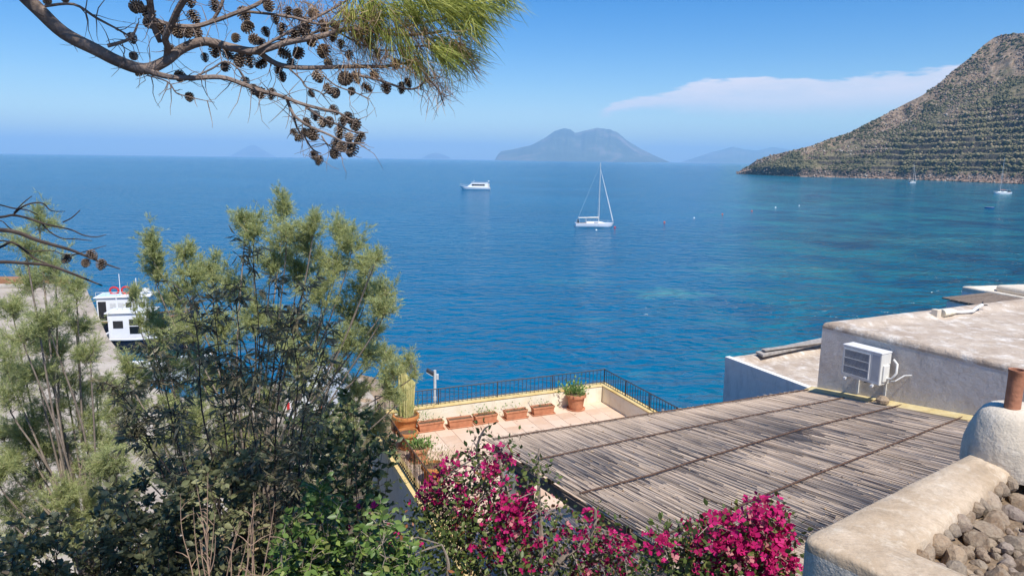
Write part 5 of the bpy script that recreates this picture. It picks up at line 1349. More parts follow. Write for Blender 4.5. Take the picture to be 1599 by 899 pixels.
    cones = [(212, 10, 13), (233, 21, 13), (249, 48, 13), (233, 35, 11), (279, 50, 13), (293, 50, 12), (307, 51, 12), (303, 27, 11), (381, 22, 13), (386, 43, 12), (206, 60, 9), (209, 88, 8.5), (217, 113, 8), (281, 120, 9), (296, 152, 9), (336, 80, 10), (352, 105, 8.5), (357, 85, 10), (375, 95, 11), (390, 96, 11), (383, 128, 8), (395, 140, 9), (264, 78, 9), (297, 2, 10), (74, 2, 8), (102, -1, 7), (335, 9, 10), (407, 99, 10), (434, 108, 9), (440, 120, 10), (497, 120, 12), (486, 146, -8), (513, 139, 10), (523, 146, 9), (538, 123, 12), (556, 122, 10), (549, 143, 8), (573, 137, 8.5), (603, 138, 11), (627, 137, -10), (637, 129, -9), (407, 146, 10), (424, 147, 9), (522, 172, 8.5), (492, 181, 8), (503, 192, 9), (514, 191, 8.5), (479, 191, -8), (543, 184, 10), (535, 190, 9), (555, 195, 10), (531, 207, 11), (545, 215, 9), (561, 215, 10), (459, 207, 7), (468, 214, 8.5), (477, 207, 7.5), (489, 210, 11), (523, 224, 8), (534, 230, 10), (549, 234, 12), (523, 240, 10), (490, 243, 9), (498, 250, -10), (459, 57, 12), (474, 53, 12), (478, 39, 12), (445, 83, 12), (466, 84, 11), (505, 81, 11), (513, 99, 8), (532, 69, 8), (505, 42, 10), (490, 22, 9), (450, 20, 10), (547, 27, 10), (523, 40, 9), (415, 50, 9), (408, 68, 9), (465, 22, 9), (103, 404, 8), (134, 411, 8), (144, 398, 9), (158, 413, 9), (640, 12, 10), (650, 30, 9), (605, 60, 9), (662, 48, 9), (430, 30, 9), (440, 46, 10), (487, 66, 9), (520, 58, 8), (560, 52, 9), (575, 66, 8), (590, 84, 9), (545, 86, 8), (580, 10, 9), (420, 10, 9), (398, 62, 9), (368, 60, 8), (320, 90, 8), (455, 100, 8), (618, 100, 8), (585, 118, 9)]
    L = root_loc(r)
    for i, (x, y, s_) in enumerate(cones):
        d = 2.75 if x < 180 else 2.88 + 0.3 * (x - 180) / 500 + rr.uniform(-0.06, 0.06)
        me = closed if s_ < 0 else opens[i % 3]; s_ = abs(s_) / FPX * d * rr.uniform(1.18, 1.5)
        o = obj('pine_cone', me, r)
        ax = Vector((rr.gauss(0.15, 0.45), rr.gauss(-0.25, 0.5), -1 + rr.gauss(0, 0.3))).normalized()
        o.rotation_euler = ax.to_track_quat('Z', 'Y').to_euler(); o.scale = (s_ * 1.05, s_ * 1.05, s_)
        o.location = PD(x, y, d) - ax * 0.75 * s_ - L
    # needles: brushes of curved needles
    tv = [(-0.5, 0, 0), (0.5, 0, 0), (0.42, 0.5, 0.10), (-0.42, 0.5, 0.10), (0.05, 1.0, 0.0), (-0.05, 1.0, 0.0)]; tf = [(0, 1, 2, 3), (3, 2, 4, 5)]
    def tufts(name, spots, n, ln, wd, mat, spread=0.7, dirf=None, rad=0.02):
        P_, D_ = [], []
        for (c_, ax) in spots:
            ax = np.array(ax); ax = ax / np.linalg.norm(ax)
            t = npr.random((n, 1))
            p = np.array(c_) + ax * (t - 0.6) * 0.10 + npr.normal(size=(n, 3)) * rad
            d = ax * npr.uniform(0.5, 1.2, (n, 1)) + npr.normal(size=(n, 3)) * spread + np.array([0, 0, -0.18])
            P_.append(p); D_.append(d)
        P_, D_ = np.concatenate(P_), np.concatenate(D_); N = len(P_)
        F = frames(D_); ls = ln * npr.uniform(0.6, 1.15, N)
        M3 = F * np.stack([np.full(N, wd), ls, ls], 1)[:, None, :]
        me = scatter_mesh(name, tv, tf, P_ - np.array(L), M3, npr.random(N), mat)
        tag(obj(name, me, r), kind='stuff')
    green = leafmat('pine_needle', [(0, (0.17, 0.22, 0.045)), (0.5, (0.36, 0.40, 0.085)), (1, (0.55, 0.54, 0.15))], 0.35)
    dry = leafmat('dry_needle', [(0, (0.28, 0.15, 0.08)), (0.5, (0.46, 0.28, 0.16)), (1, (0.60, 0.46, 0.28))], 0.3)
    def spot(x, y, ax): return (PD(x, y, 3.1 + rr.uniform(-0.12, 0.12))[:], ax)
    gs = []
    for x, y, a, b in [(600, 8, .5, -.3), (630, 0, .7, -.3), (660, -5, .9, -.25), (690, -8, 1, -.3), (720, -6, 1, -.35), (745, 4, 1, -.5), (700, 12, 1, -.4), (725, 22, 1, -.6), (670, 14, .8, -.5), (645, 20, .6, -.6), (700, 30, 1, -.5), (735, 38, .8, -.7), (620, 25, .4, -.6), (585, 18, .2, -.6), (690, 66, 1, -.45), (705, 76, 1, -.5), (720, 84, 1, -.5), (675, 72, .8, -.6), (690, 86, .8, -.6), (635, 82, .5, -.7), (622, 55, .4, -.8), (565, 40, .2, -.6), (570, 12, .1, -.5), (575, 30, .3, -.5), (650, 96, .3, -.8), (760, -5, 1, -.3), (775, -12, .9, -.6), (545, 10, 0, -.6), (748, 20, .9, -.6), (712, 4, 1, -.4), (682, 2, .9, -.5)]:
        gs.append(spot(x + rr.uniform(-4, 4), y + rr.uniform(-4, 4), (a, rr.uniform(-.3, .3), b)))
    tufts('green_needles', gs, 120, 0.125, 0.0028, green, 0.30)
    ds = []
    for x, y in [(560, 20), (590, 40), (612, 46), (640, 52), (600, 62), (610, 80), (598, 95), (612, 104), (640, 100), (570, 72), (545, 50), (620, 12), (660, 44), (730, 100), (735, 90), (715, 100), (690, 104), (685, 128), (690, 140), (675, 118), (660, 60), (535, 15), (500, 8), (470, 5), (440, 5), (520, 24), (545, 34), (560, 60), (530, 70), (500, 60), (575, 56), (590, 14), (520, 96), (550, 98), (570, 110), (480, 20), (455, 34), (580, 92), (720, 66), (640, 30)]:
        ds.append(spot(x, y, (rr.gauss(.3, .5), rr.gauss(0, .4), -.6)))
    tufts('dry_needles', ds, 48, 0.10, 0.0022, dry, 0.5)
    # unseen crown above the frame, placed and shaped to shade the left foliage
    cs = []
    rc = np.random.default_rng(3)
    for _ in range(700):
        v = rc.normal(size=3); v = v / np.linalg.norm(v) * rc.random() ** 0.4
        c_ = np.array([-0.5, 3.4, 17.3]) + v * np.array([1.9, 1.0, 0.8]) if _ % 3 else np.array([-1.75, 1.95, 17.1]) + v * np.array([0.9, 0.9, 0.6])
        if c_[2] < 16.55: continue
        cs.append((tuple(c_), (rc.normal() * .7, rc.normal() * .7, 0.3 + rc.random())))
    tufts('shade_crown_needles', cs, 33, 0.20, 0.007, green, 0.75, rad=0.05)
make_pine()

# ------------------------------------------------------------------ generic leaf builders
LEAF_OVAL = ([(0, 0, 0), (-0.24, 0.28, 0.05), (-0.27, 0.55, 0.05), (0, 1.0, -0.06), (0.27, 0.55, 0.05), (0.24, 0.28, 0.05), (0, 0.45, -0.02)], [(0, 6, 2, 1), (6, 3, 2), (0, 5, 4, 6), (6, 4, 3)])
LEAF_LANCE = ([(0, 0, 0), (-0.10, 0.4, 0.02), (0.0, 1.0, -0.16), (0.10, 0.4, 0.02)], [(0, 3, 2, 1)])
STRAND = ([(-0.5, 0, 0), (0.5, 0, 0), (0.0, 1.0, 0.0)], [(0, 1, 2)])
def leaves(name, parent, pos, dirs, size, mat, tpl, var=None, up=None, wd=None):
    pos = np.asarray(pos); N = len(pos); F = frames(np.asarray(dirs), up)
    size = np.broadcast_to(size, N)
    sc_ = np.stack([size if wd is None else np.broadcast_to(wd, N), size, size], 1)
    me = scatter_mesh(name, tpl[0], tpl[1], pos - np.array(root_loc(parent)), F * sc_[:, None, :], npr.random(N) if var is None else var, mat)
    return tag(obj(name, me, parent), kind='stuff')

# ------------------------------------------------------------------ tamarisks
M['tam'] = leafmat('tamarisk_spray', [(0, (0.26, 0.30, 0.13)), (0.4, (0.42, 0.47, 0.195)), (0.8, (0.57, 0.58, 0.27)), (1, (0.68, 0.63, 0.36))], 0.45, 0.7, 0.15)
def tamarisk(label, base, fork, depth, plumes, dens=1.0, seed=1, dspread=1.0, strand=0.085):
    rr = random.Random(seed); rg = np.random.default_rng(seed)
    r = empty('tamarisk_tree', base); tag(r, label, 'tree')
    fork = Vector(fork); base = Vector(base)
    c = curve_pts([(base - Z * 0.4, 0.16), (base + (fork - base) * 0.5 + Vector((0.2, 0.1, 0)), 0.12), (fork, 0.10)], 6)
    mb = MB(); mb.tube([q[0] for q in c], [q[1] for q in c], 9); part(mb, 'trunk', M['bark_pale'], r, smooth=True)
    br = MB(); POS, DIR, LEN = [], [], []
    nodes = [q[0] for q in c[3:]]
    for (x, y, w, h) in plumes:
        d = depth + rr.uniform(-1, 1) * dspread
        ce = PD(x, y, d); hw, hh = w / FPX * d / 2, h / FPX * d / 2
        src = rr.choice(nodes[-5:])
        foot = ce - Z * hh * 0.95
        mid = src + (foot - src) * 0.55 + Vector((rr.gauss(0, .15), rr.gauss(0, .15), (foot - src).length * 0.02))
        cv = curve_pts([(src, 0.032), (mid, 0.02), (foot, 0.012), (ce + Z * hh * 0.5 + Vector((rr.gauss(0, hw * .2), 0, 0)), 0.006)], 5)
        br.tube([q[0] for q in cv], [q[1] for q in cv], 5)
        nb = max(6, int(15 * dens * (hw + hh) / 0.8))
        for k in range(nb):
            t = rr.random()
            s0 = foot + (ce + Z * hh * 0.6 - foot) * (t * 0.8) + Vector((rr.gauss(0, .03), rr.gauss(0, .03), 0))
            ang = rr.uniform(0, 2 * math.pi); lean = rr.uniform(0.2, 1.15)
            tip = s0 + Vector((math.cos(ang) * hw * lean, math.sin(ang) * hw * lean * 0.9, hh * rr.uniform(0.3, 1.15)))
            br.tube([s0, (s0 + tip) / 2 - Z * 0.02, tip], [0.007, 0.004, 0.002], 3)
            ns = 13
            ax = np.array(tip - s0); axn = ax / (np.linalg.norm(ax) + 1e-6)
            st_ = np.array(s0) + rg.uniform(0.15, 1.05, (ns, 1)) * ax + rg.normal(size=(ns, 3)) * 0.02
            sd = axn * 0.8 + rg.normal(size=(ns, 3)) * 0.75 + np.array([0, 0, 0.25]); sd /= np.linalg.norm(sd, axis=1, keepdims=True)
            sl = rg.uniform(0.10, 0.30, (ns, 1))
            m_ = 26
            u = rg.random((ns, m_, 1))
            bend = np.array([0, 0, -0.25]) * (u * sl[:, None, :]) ** 1.5
            pos = (st_[:, None, :] + u * (sd * sl)[:, None, :] + bend + rg.normal(size=(ns, m_, 3)) * 0.012).reshape(-1, 3)
            dr = (np.repeat(sd, m_, 0) + rg.normal(size=(ns * m_, 3)) * 0.5)
            POS.append(pos); DIR.append(dr)
    POS, DIR = np.concatenate(POS), np.concatenate(DIR); N = len(POS)
    tag(part(br, 'branches', M['bark_pale'], r), kind='stuff')
    leaves('foliage', r, POS, DIR, strand * rg.uniform(0.5, 1.2, N), M['tam'], STRAND, np.clip(rg.normal(0.5, 0.25, N), 0, 1), wd=0.0095 * depth / 16)
    return r
cp = [(240, 385, 26, 60), (245, 425, 50, 60), (292, 400, 24, 50), (300, 440, 60, 60), (330, 430, 50, 70), (395, 365, 60, 50), (382, 350, 30, 30), (440, 330, 30, 60), (445, 372, 50, 60), (487, 352, 22, 46), (480, 385, 40, 60), (530, 362, 50, 40), (545, 385, 55, 50), (520, 415, 70, 60), (575, 415, 40, 40), (585, 405, 40, 16), (570, 450, 60, 50), (600, 462, 42, 50), (595, 485, 50, 36), (545, 490, 70, 60), (500, 460, 70, 70), (460, 430, 70, 70), (420, 415, 60, 60), (360, 450, 70, 70), (480, 520, 80, 70), (540, 535, 70, 60), (580, 520, 50, 40), (515, 570, 80, 60), (470, 580, 80, 80), (570, 560, 60, 40), (600, 555, 40, 30), (440, 520, 80, 90), (400, 500, 80, 90), (270, 470, 60, 60), (350, 520, 90, 90), (300, 510, 80, 70), (430, 620, 90, 80), (500, 640, 90, 80), (380, 610, 90, 80), (550, 650, 60, 60), (560, 610, 60, 40), (610, 590, 40, 50), (640, 575, 26, 40), (615, 620, 40, 36), (330, 590, 90, 70), (300, 660, 90, 80), (360, 680, 90, 80), (430, 690, 100, 80), (490, 700, 90, 70), (540, 700, 70, 70), (330, 740, 90, 80), (420, 760, 100, 80), (500, 760, 90, 70), (590, 665, 50, 50)]
tamarisk('tall feathery tamarisk tree standing before the sea, its plumes above the terrace corner', (-6.6, 15.5, 1.6), (-5.9, 15.6, 7.6), 15.5, cp, 1.3, 3, 1.0)
lp = [(60, 345, 40, 46), (42, 395, 50, 50), (85, 430, 50, 60), (118, 455, 40, 50), (50, 445, 60, 50), (20, 480, 50, 50), (75, 490, 70, 60), (118, 510, 50, 50), (40, 530, 70, 50), (95, 550, 80, 50), (10, 560, 50, 60), (140, 560, 40, 50), (60, 585, 80, 50), (115, 600, 70, 50), (15, 620, 60, 60), (85, 640, 80, 60), (135, 650, 50, 60), (40, 670, 80, 60), (100, 700, 90, 70), (20, 720, 70, 60), (60, 750, 90, 70), (130, 740, 60, 60), (150, 610, 40, 40), (15, 790, 80, 60), (100, 780, 90, 60), (160, 690, 60, 60), (165, 740, 60, 60), (60, 700, 80, 60), (10, 680, 60, 60), (130, 800, 80, 60), (60, 810, 90, 60), (180, 720, 70, 60), (200, 770, 80, 60), (170, 800, 80, 60), (30, 840, 80, 50), (110, 840, 90, 50), (0, 740, 60, 60), (30, 590, 60, 50), (70, 540, 60, 50)]
tamarisk('open feathery tamarisk tree at the left edge in front of the quay', (-8.3, 12.2, 3.9), (-7.7, 12.0, 7.2), 12.0, lp, 1.25, 5, 0.9)
mp_ = [(230, 500, 50, 60), (255, 520, 60, 60), (210, 470, 26, 40), (200, 575, 40, 50), (185, 610, 50, 50), (225, 590, 60, 70), (260, 580, 70, 60), (215, 640, 70, 60), (270, 630, 80, 70), (240, 550, 60, 50), (300, 570, 70, 60), (310, 640, 80, 80), (240, 690, 80, 60), (190, 680, 70, 60), (290, 690, 80, 60), (340, 680, 80, 60), (330, 720, 90, 60), (250, 730, 90, 60), (390, 690, 80, 60), (170, 640, 50, 50)]
tamarisk('low bushy tamarisk between the moored boats and the dark shrub', (-8.0, 16.8, 1.5), (-7.6, 16.6, 5.6), 16.6, mp_, 1.0, 8, 0.8)

# ------------------------------------------------------------------ shrubs close to the viewer
def leafy_stems(name, label, cat, base, stems, depth, per, size, mat, tpl, twig, stem_mat, seed, rad=0.010, droop=0.0, narrow=None, dsp=0.35, group=None):
    """stems: pixel polylines from the ground upward; leaves along side twigs"""
    rr = random.Random(seed); rg = np.random.default_rng(seed)
    r = empty(name, base); tag(r, label, cat, group)
    POS, DIR = [], []; tw = MB()
    for s_ in stems:
        d = depth + rr.uniform(-dsp, dsp)
        pts = [PD(x + rr.uniform(-5, 5), y, d + rr.uniform(-.08, .08)) for x, y in s_]
        c = curve_pts([(q, rad * (1 - 0.8 * i / (len(pts) - 1))) for i, q in enumerate(pts)], 5)
        mb = MB(); mb.tube([q[0] for q in c], [q[1] for q in c], 5); part(mb, 'stem', M[stem_mat], r, smooth=True)
        for k in range(per):
            p, rd = c[rr.randrange(len(c) // 5, len(c))]
            a = rr.uniform(0, 6.283); dv = Vector((math.cos(a), math.sin(a), rr.uniform(-0.2, 1.1))).normalized()
            L = twig * rr.uniform(0.4, 1.2); e = p + dv * L
            tw.tube([p, (p + e) / 2 + Z * 0.01, e], [0.0035, 0.0025, 0.0015], 3)
            n = rr.randint(6, 11)
            for i in range(n):
                t = rr.uniform(0.2, 1.05); q = p + dv * L * t
                POS.append(q[:]); dd = dv * 0.6 + Vector((rr.gauss(0, .6), rr.gauss(0, .6), rr.gauss(0, .45) - droop)); DIR.append(dd[:])
    tag(part(tw, 'twigs', M[stem_mat], r), kind='stuff')
    N = len(POS)
    leaves('foliage', r, POS, DIR, size * rg.uniform(0.55, 1.2, N), mat, tpl, np.clip(rg.normal(0.5, 0.25, N), 0, 1))
    return r
def ground_z(x, y): return float(np.interp(y, [-25, 0, 1.5, 3, 5, 8, 14, 22, 34], [15.5, 13.3, 12.9, 11.4, 9.4, 6.8, 3.0, 1.2, 0.6]))
M['willow'] = leafmat('willow_leaf', [(0, (0.15, 0.13, 0.07)), (0.4, (0.26, 0.225, 0.12)), (0.8, (0.37, 0.33, 0.18)), (0.93, (0.27, 0.22, 0.15)), (1, (0.48, 0.36, 0.2))], 0.25, 0.45, 0.4)
ws = [[(395, 960), (388, 800), (383, 690), (402, 560), (397, 395)], [(350, 960), (340, 770), (318, 640), (306, 530), (292, 462)], [(440, 960), (430, 780), (430, 650), (450, 530), (472, 452)], [(470, 960), (462, 770), (478, 650), (497, 570), (515, 515)], [(300, 960), (272, 790), (238, 700), (205, 640), (180, 606)], [(330, 960), (310, 800), (282, 700), (262, 610), (243, 545)], [(410, 960), (405, 790), (412, 680), (430, 580), (433, 440)], [(370, 960), (362, 790), (352, 660), (345, 560), (335, 470)], [(380, 960), (370, 780), (368, 660), (372, 560), (365, 455)], [(450, 960), (448, 800), (455, 690), (462, 590), (455, 500)], [(320, 960), (300, 820), (265, 740), (228, 690), (200, 668)], [(425, 960), (420, 820), (400, 720), (385, 640), (372, 560)], [(340, 960), (330, 850), (300, 770), (280, 680), (270, 640)], [(430, 960), (440, 830), (470, 740), (500, 660), (520, 600)]]
leafy_stems('willow_leaved_shrub', 'dark upright shrub with narrow drooping leaves in the centre of the left foliage', 'shrub', (-1.9, 5.4, ground_z(-2, 5.4)), ws, 5.7, 42, 0.105, M['willow'], LEAF_LANCE, 0.17, 'bark_dark', 4, 0.011, 0.55)
M['ovaldark'] = leafmat('dark_oval_leaf', [(0, (0.11, 0.12, 0.055)), (0.5, (0.21, 0.22, 0.10)), (0.85, (0.32, 0.31, 0.15)), (0.96, (0.24, 0.22, 0.12)), (1, (0.48, 0.34, 0.2))], 0.2, 0.45, 0.4)
os_ = []
q_ = random.Random(77)
for k in range(66):
    x = q_.uniform(-30, 440); top = np.interp(x, [-30, 60, 150, 260, 440], [840, 820, 770, 720, 690]) + q_.uniform(0, 110)
    os_.append([(x + q_.uniform(-20, 20), 1000), (x + q_.uniform(-15, 15), (1000 + top) / 2), (x + q_.uniform(-30, 30), top)])
leafy_stems('oval_leaved_shrub', 'dense dark shrub with oval leaves filling the shaded bottom left corner', 'shrub', (-2.9, 5.4, ground_z(-2.6, 5.4)), os_, 5.6, 36, 0.068, M['ovaldark'], LEAF_OVAL, 0.16, 'bark_dark', 14, 0.009, 0.1, dsp=0.7)
os2 = []
for k in range(34):
    x = q_.uniform(430, 606); top = np.interp(x, [430, 500, 560, 640, 660], [650, 640, 605, 640, 720]) + q_.uniform(0, 120)
    os2.append([(x + q_.uniform(-20, 20), 1000), (x + q_.uniform(-15, 15), (1000 + top) / 2), (x + q_.uniform(-20, 20), top)])
leafy_stems('oval_leaved_shrub', 'dark green shrub between the tamarisk and the terrace side wall', 'shrub', (-1.5, 6.2, ground_z(-1.5, 6.2)), os2, 7.2, 26, 0.075, leafmat('green_oval_leaf', [(0, (0.05, 0.075, 0.03)), (0.5, (0.10, 0.14, 0.05)), (0.85, (0.18, 0.21, 0.08)), (1, (0.30, 0.29, 0.13))], 0.25, 0.45, 0.4), LEAF_OVAL, 0.20, 'bark_dark', 24, 0.010, 0.1, dsp=0.8)
gv = []
for k in range(24):
    x = q_.uniform(430, 640); top = np.interp(x, [430, 470, 520, 600, 640], [860, 780, 745, 790, 850]) + q_.uniform(0, 90)
    gv.append([(x + q_.uniform(-20, 20), 1000), (x + q_.uniform(-25, 25), (1000 + top) / 2), (x + q_.uniform(-25, 25), top)])
leafy_stems('climbing_shrub', 'sunlit bright green leafy climber at the bottom beside the bougainvillea', 'shrub', (-0.9, 4.4, ground_z(-0.9, 4.4)), gv, 4.6, 26, 0.062, leafmat('bright_leaf', [(0, (0.07, 0.13, 0.03)), (0.5, (0.15, 0.24, 0.055)), (0.85, (0.28, 0.36, 0.09)), (1, (0.42, 0.42, 0.14))], 0.35, 0.4, 0.4), LEAF_OVAL, 0.16, 'bark_pale', 34, 0.007, 0.2, dsp=0.4)
def dry_stalks():
    base = Vector((-1.5, 3.9, 10.4)); r = empty('dry_shrub', base); tag(r, 'leafless dry shrub of thin pale stalks in front of the dark foliage', 'shrub')
    rr = random.Random(5)
    for k in range(15):
        x0 = rr.uniform(310, 400); x1 = x0 + rr.uniform(-45, 45); y1 = rr.uniform(715, 840); d = rr.uniform(3.9, 4.3)
        pts = [PD(x0 + (x1 - x0) * t + rr.uniform(-6, 6), 1000 + (y1 - 1000) * t, d) for t in (0, .25, .5, .75, 1)]
        c = curve_pts([(q, 0.0062 * (1 - 0.75 * i / 4)) for i, q in enumerate(pts)], 4)
        mb = MB(); mb.tube([q[0] for q in c], [q[1] for q in c], 5); s_ = part(mb, 'stalk', M['drystalk'], r, smooth=True)
        tw = MB()
        for j in range(4):
            p = c[rr.randrange(5, len(c) - 2)][0]; v = Vector((rr.gauss(0, 1), rr.gauss(0, .4), abs(rr.gauss(0.7, .4)))).normalized() * rr.uniform(.05, .16)
            tw.tube([p, p + v * 0.5 + Z * 0.01, p + v], [0.003, 0.002, 0.001], 4)
        tag(part(tw, 'side_twigs', M['drystalk'], s_), kind='stuff')
M['drystalk'] = plain('dry_stalk', (0.42, 0.28, 0.19), 0.9, 0.15, 0.25, 10)
dry_stalks()

# ------------------------------------------------------------------ bougainvillea
M['bract'] = leafmat('magenta_bract', [(0, (0.28, 0.005, 0.06)), (0.5, (0.52, 0.012, 0.135)), (0.85, (0.66, 0.028, 0.20)), (0.95, (0.70, 0.06, 0.24)), (1, (0.60, 0.24, 0.24))], 0.35, 0.6, 0.2)
M['bougleaf'] = leafmat('bougainvillea_leaf', [(0, (0.035, 0.055, 0.02)), (0.4, (0.09, 0.13, 0.035)), (0.8, (0.19, 0.23, 0.06)), (0.93, (0.30, 0.32, 0.09)), (1, (0.36, 0.14, 0.06))], 0.3, 0.45, 0.35)
FLOWER = ([], [])
for _k in range(3):
    _a = _k * 2.094; _c, _s = math.cos(_a), math.sin(_a); _b = len(FLOWER[0])
    for _x, _y, _z in ((0, 0, 0), (-0.50, 0.48, 0.30), (0, 0.98, 0.50), (0.50, 0.48, 0.30), (0, 0.5, 0.20)): FLOWER[0].append((_x * _c - _y * _s, _z, _x * _s + _y * _c))
    FLOWER[1].extend([(_b, _b + 4, _b + 2, _b + 1), (_b, _b + 3, _b + 2, _b + 4)])
def bougainvillea(label, base, depth, canes, blooms, greens, seed, nfl=26, spread=0.075, dsp=0.35):
    rr = random.Random(seed); rg = np.random.default_rng(seed)
    r = empty('bougainvillea', base); tag(r, label, 'shrub', 'bougainvillea plants')
    nodes = []
    for cn in canes:
        d = depth + rr.uniform(-dsp, dsp) * 0.6
        pts = [(PD(x, y, d), w / FPX * d) for x, y, w in cn]
        c = curve_pts(pts, 5); nodes += c
        mb = MB(); mb.tube([q[0] for q in c], [q[1] for q in c], 6); part(mb, 'cane', M['bark_pale'], r, smooth=True)
    tw = MB(); FP, FD, LP, LD = [], [], [], []
    def spray(x, y, n, rad, P_, D_, updir):
        d = depth + rr.uniform(-dsp, dsp); c = PD(x, y, d)
        src = min(nodes, key=lambda q: (q[0] - c).length)[0]
        mid = (src + c) / 2 + Vector((rr.gauss(0, .03), rr.gauss(0, .03), 0.03))
        tw.tube([src, mid, c], [0.005, 0.004, 0.002], 4)
        o = rg.normal(size=(n, 3)) * rad; P_.append(np.array(c) + o)
        D_.append(o / rad * 0.5 + rg.normal(size=(n, 3)) * 0.5 + np.array(updir))
    for b_ in blooms:
        x, y = b_[:2]; k = b_[2] if len(b_) > 2 else 1.0
        spray(x, y, int(nfl * k), spread * (0.6 + 0.4 * k), FP, FD, (0.1, -0.35, 0.5)); spray(x, y + 8, int(20 * k), spread * 1.4, LP, LD, (0, -0.2, 0.2))
    for x, y, k in greens: spray(x, y, int(62 * k), spread * 1.6 * k ** 0.5, LP, LD, (0, -0.25, 0.25))
    tag(part(tw, 'twigs', M['bark_pale'], r), kind='stuff')
    FP, FD, LP, LD = map(np.concatenate, (FP, FD, LP, LD))
    leaves('flowers', r, FP, FD, 0.035 * rg.uniform(0.7, 1.2, len(FP)), M['bract'], FLOWER, np.clip(rg.normal(0.48, 0.32, len(FP)), 0, 1))
    leaves('foliage', r, LP, LD, 0.052 * rg.uniform(0.55, 1.2, len(LP)), M['bougleaf'], LEAF_OVAL, np.clip(rg.normal(0.5, 0.25, len(LP)), 0, 1))
canesL = [[(820, 1000, 9), (800, 900, 8), (765, 840, 7), (735, 815, 6), (705, 800, 4), (680, 780, 3)], [(790, 880, 5), (770, 800, 4), (752, 740, 3), (745, 700, 2.4), (755, 672, 1.6), (765, 664, 1)], [(800, 890, 5), (810, 830, 4), (790, 760, 3), (780, 715, 2.5), (790, 692, 1.5), (805, 688, .8)], [(835, 1000, 6), (845, 880, 5), (842, 780, 3), (840, 720, 2), (842, 700, 1)], [(820, 960, 6), (870, 880, 5), (920, 840, 4), (930, 800, 2.5), (925, 790, 1.2)], [(830, 960, 6), (900, 890, 5), (960, 860, 4), (1000, 850, 2)], [(800, 940, 6), (740, 880, 5), (700, 850, 4), (680, 840, 2)], [(840, 990, 5), (930, 930, 4), (985, 890, 3)]]
bl = [(662, 765), (672, 752), (685, 740), (692, 728), (700, 735), (712, 715), (706, 722), (716, 740), (690, 760), (702, 772), (718, 765), (728, 756), (738, 748), (744, 762), (730, 775), (715, 785), (700, 712, .6), (735, 695, .4), (752, 700, .4), (758, 712, .5), (770, 705, .8), (778, 716, .8), (786, 708, .8), (790, 698, .6), (782, 690, .6), (766, 722, .7), (756, 738, .8), (785, 738, .8), (778, 762, .6), (790, 775), (800, 768), (812, 765), (818, 778), (805, 785), (795, 792), (780, 790), (770, 800, .8), (826, 788), (832, 776, .8), (815, 802), (800, 812, .8), (790, 820, .7), (820, 822, .6), (744, 800, .6), (715, 803, .7), (710, 790), (735, 815, .5), (742, 838, .5), (715, 848, .6), (745, 850, .5), (790, 832, .8), (815, 838, .9), (835, 840, .8), (850, 836, .7), (800, 850, .6), (840, 855, .5), (878, 828, .8), (855, 780, .5), (925, 792, .9), (914, 796, .7), (928, 806, .6), (936, 812, .5), (905, 840, .9), (915, 850, .9), (930, 838), (945, 845), (955, 835, .9), (968, 845, .9), (980, 850, .8), (985, 835, .6), (940, 860), (955, 868), (925, 872), (930, 885), (945, 890), (910, 885, .8), (920, 895), (965, 885, .7), (985, 875, .8), (1000, 862, .6), (880, 860, .5), (850, 875, .5), (830, 890, .5), (780, 870, .4), (758, 878, .4)]
gl = [(665, 790, 1), (690, 800, 1.2), (715, 815, 1.3), (680, 825, 1.2), (660, 815, .8), (700, 845, 1.4), (730, 835, 1.3), (755, 820, 1.2), (775, 830, 1.2), (760, 850, 1.3), (735, 865, 1.4), (710, 880, 1), (770, 880, 1.3), (800, 870, 1.3), (825, 860, 1.2), (850, 860, 1.2), (870, 845, 1), (880, 870, 1.3), (860, 890, 1.3), (830, 885, 1.2), (900, 862, 1), (745, 680, .35), (742, 700, .4), (750, 715, .35), (740, 735, .5), (758, 668, .3), (800, 690, .25), (775, 740, .6), (795, 745, .5), (840, 722, .5), (846, 735, .5), (835, 735, .4), (870, 790, .5), (865, 810, .5), (880, 800, .4), (875, 825, .6), (955, 880, 1), (980, 895, 1), (1000, 880, .8), (940, 820, .5), (950, 830, .6), (890, 895, 1.2), (800, 895, 1.2), (770, 780, .7), (740, 785, .8), (690, 780, .7), (720, 750, .6), (650, 800, .5), (690, 835, 1.6), (700, 855, 1.6), (712, 872, 1.6), (722, 888, 1.6), (738, 902, 1.6), (675, 810, 1.2), (660, 790, 1)]
bl = [(q[0], q[1] + (14 if q[1] < 800 else 6)) + tuple(q[2:]) for q in bl]; gl = [(x, y + 8, k) for x, y, k in gl]
bougainvillea('large magenta bougainvillea climbing in front of the terrace and pillar', (0.1, 5.6, 7.3), 5.6, canesL, bl, gl, 6, 14, 0.058)
canesR = [[(1080, 1000, 7), (1090, 920, 6), (1120, 870, 5), (1160, 840, 3.5), (1195, 810, 2)], [(1090, 980, 6), (1070, 900, 4), (1050, 860, 3), (1030, 848, 1.5)], [(1110, 980, 6), (1170, 900, 5), (1205, 870, 3), (1225, 850, 1.5)], [(1100, 930, 4), (1112, 870, 3), (1113, 830, 1.5)]]
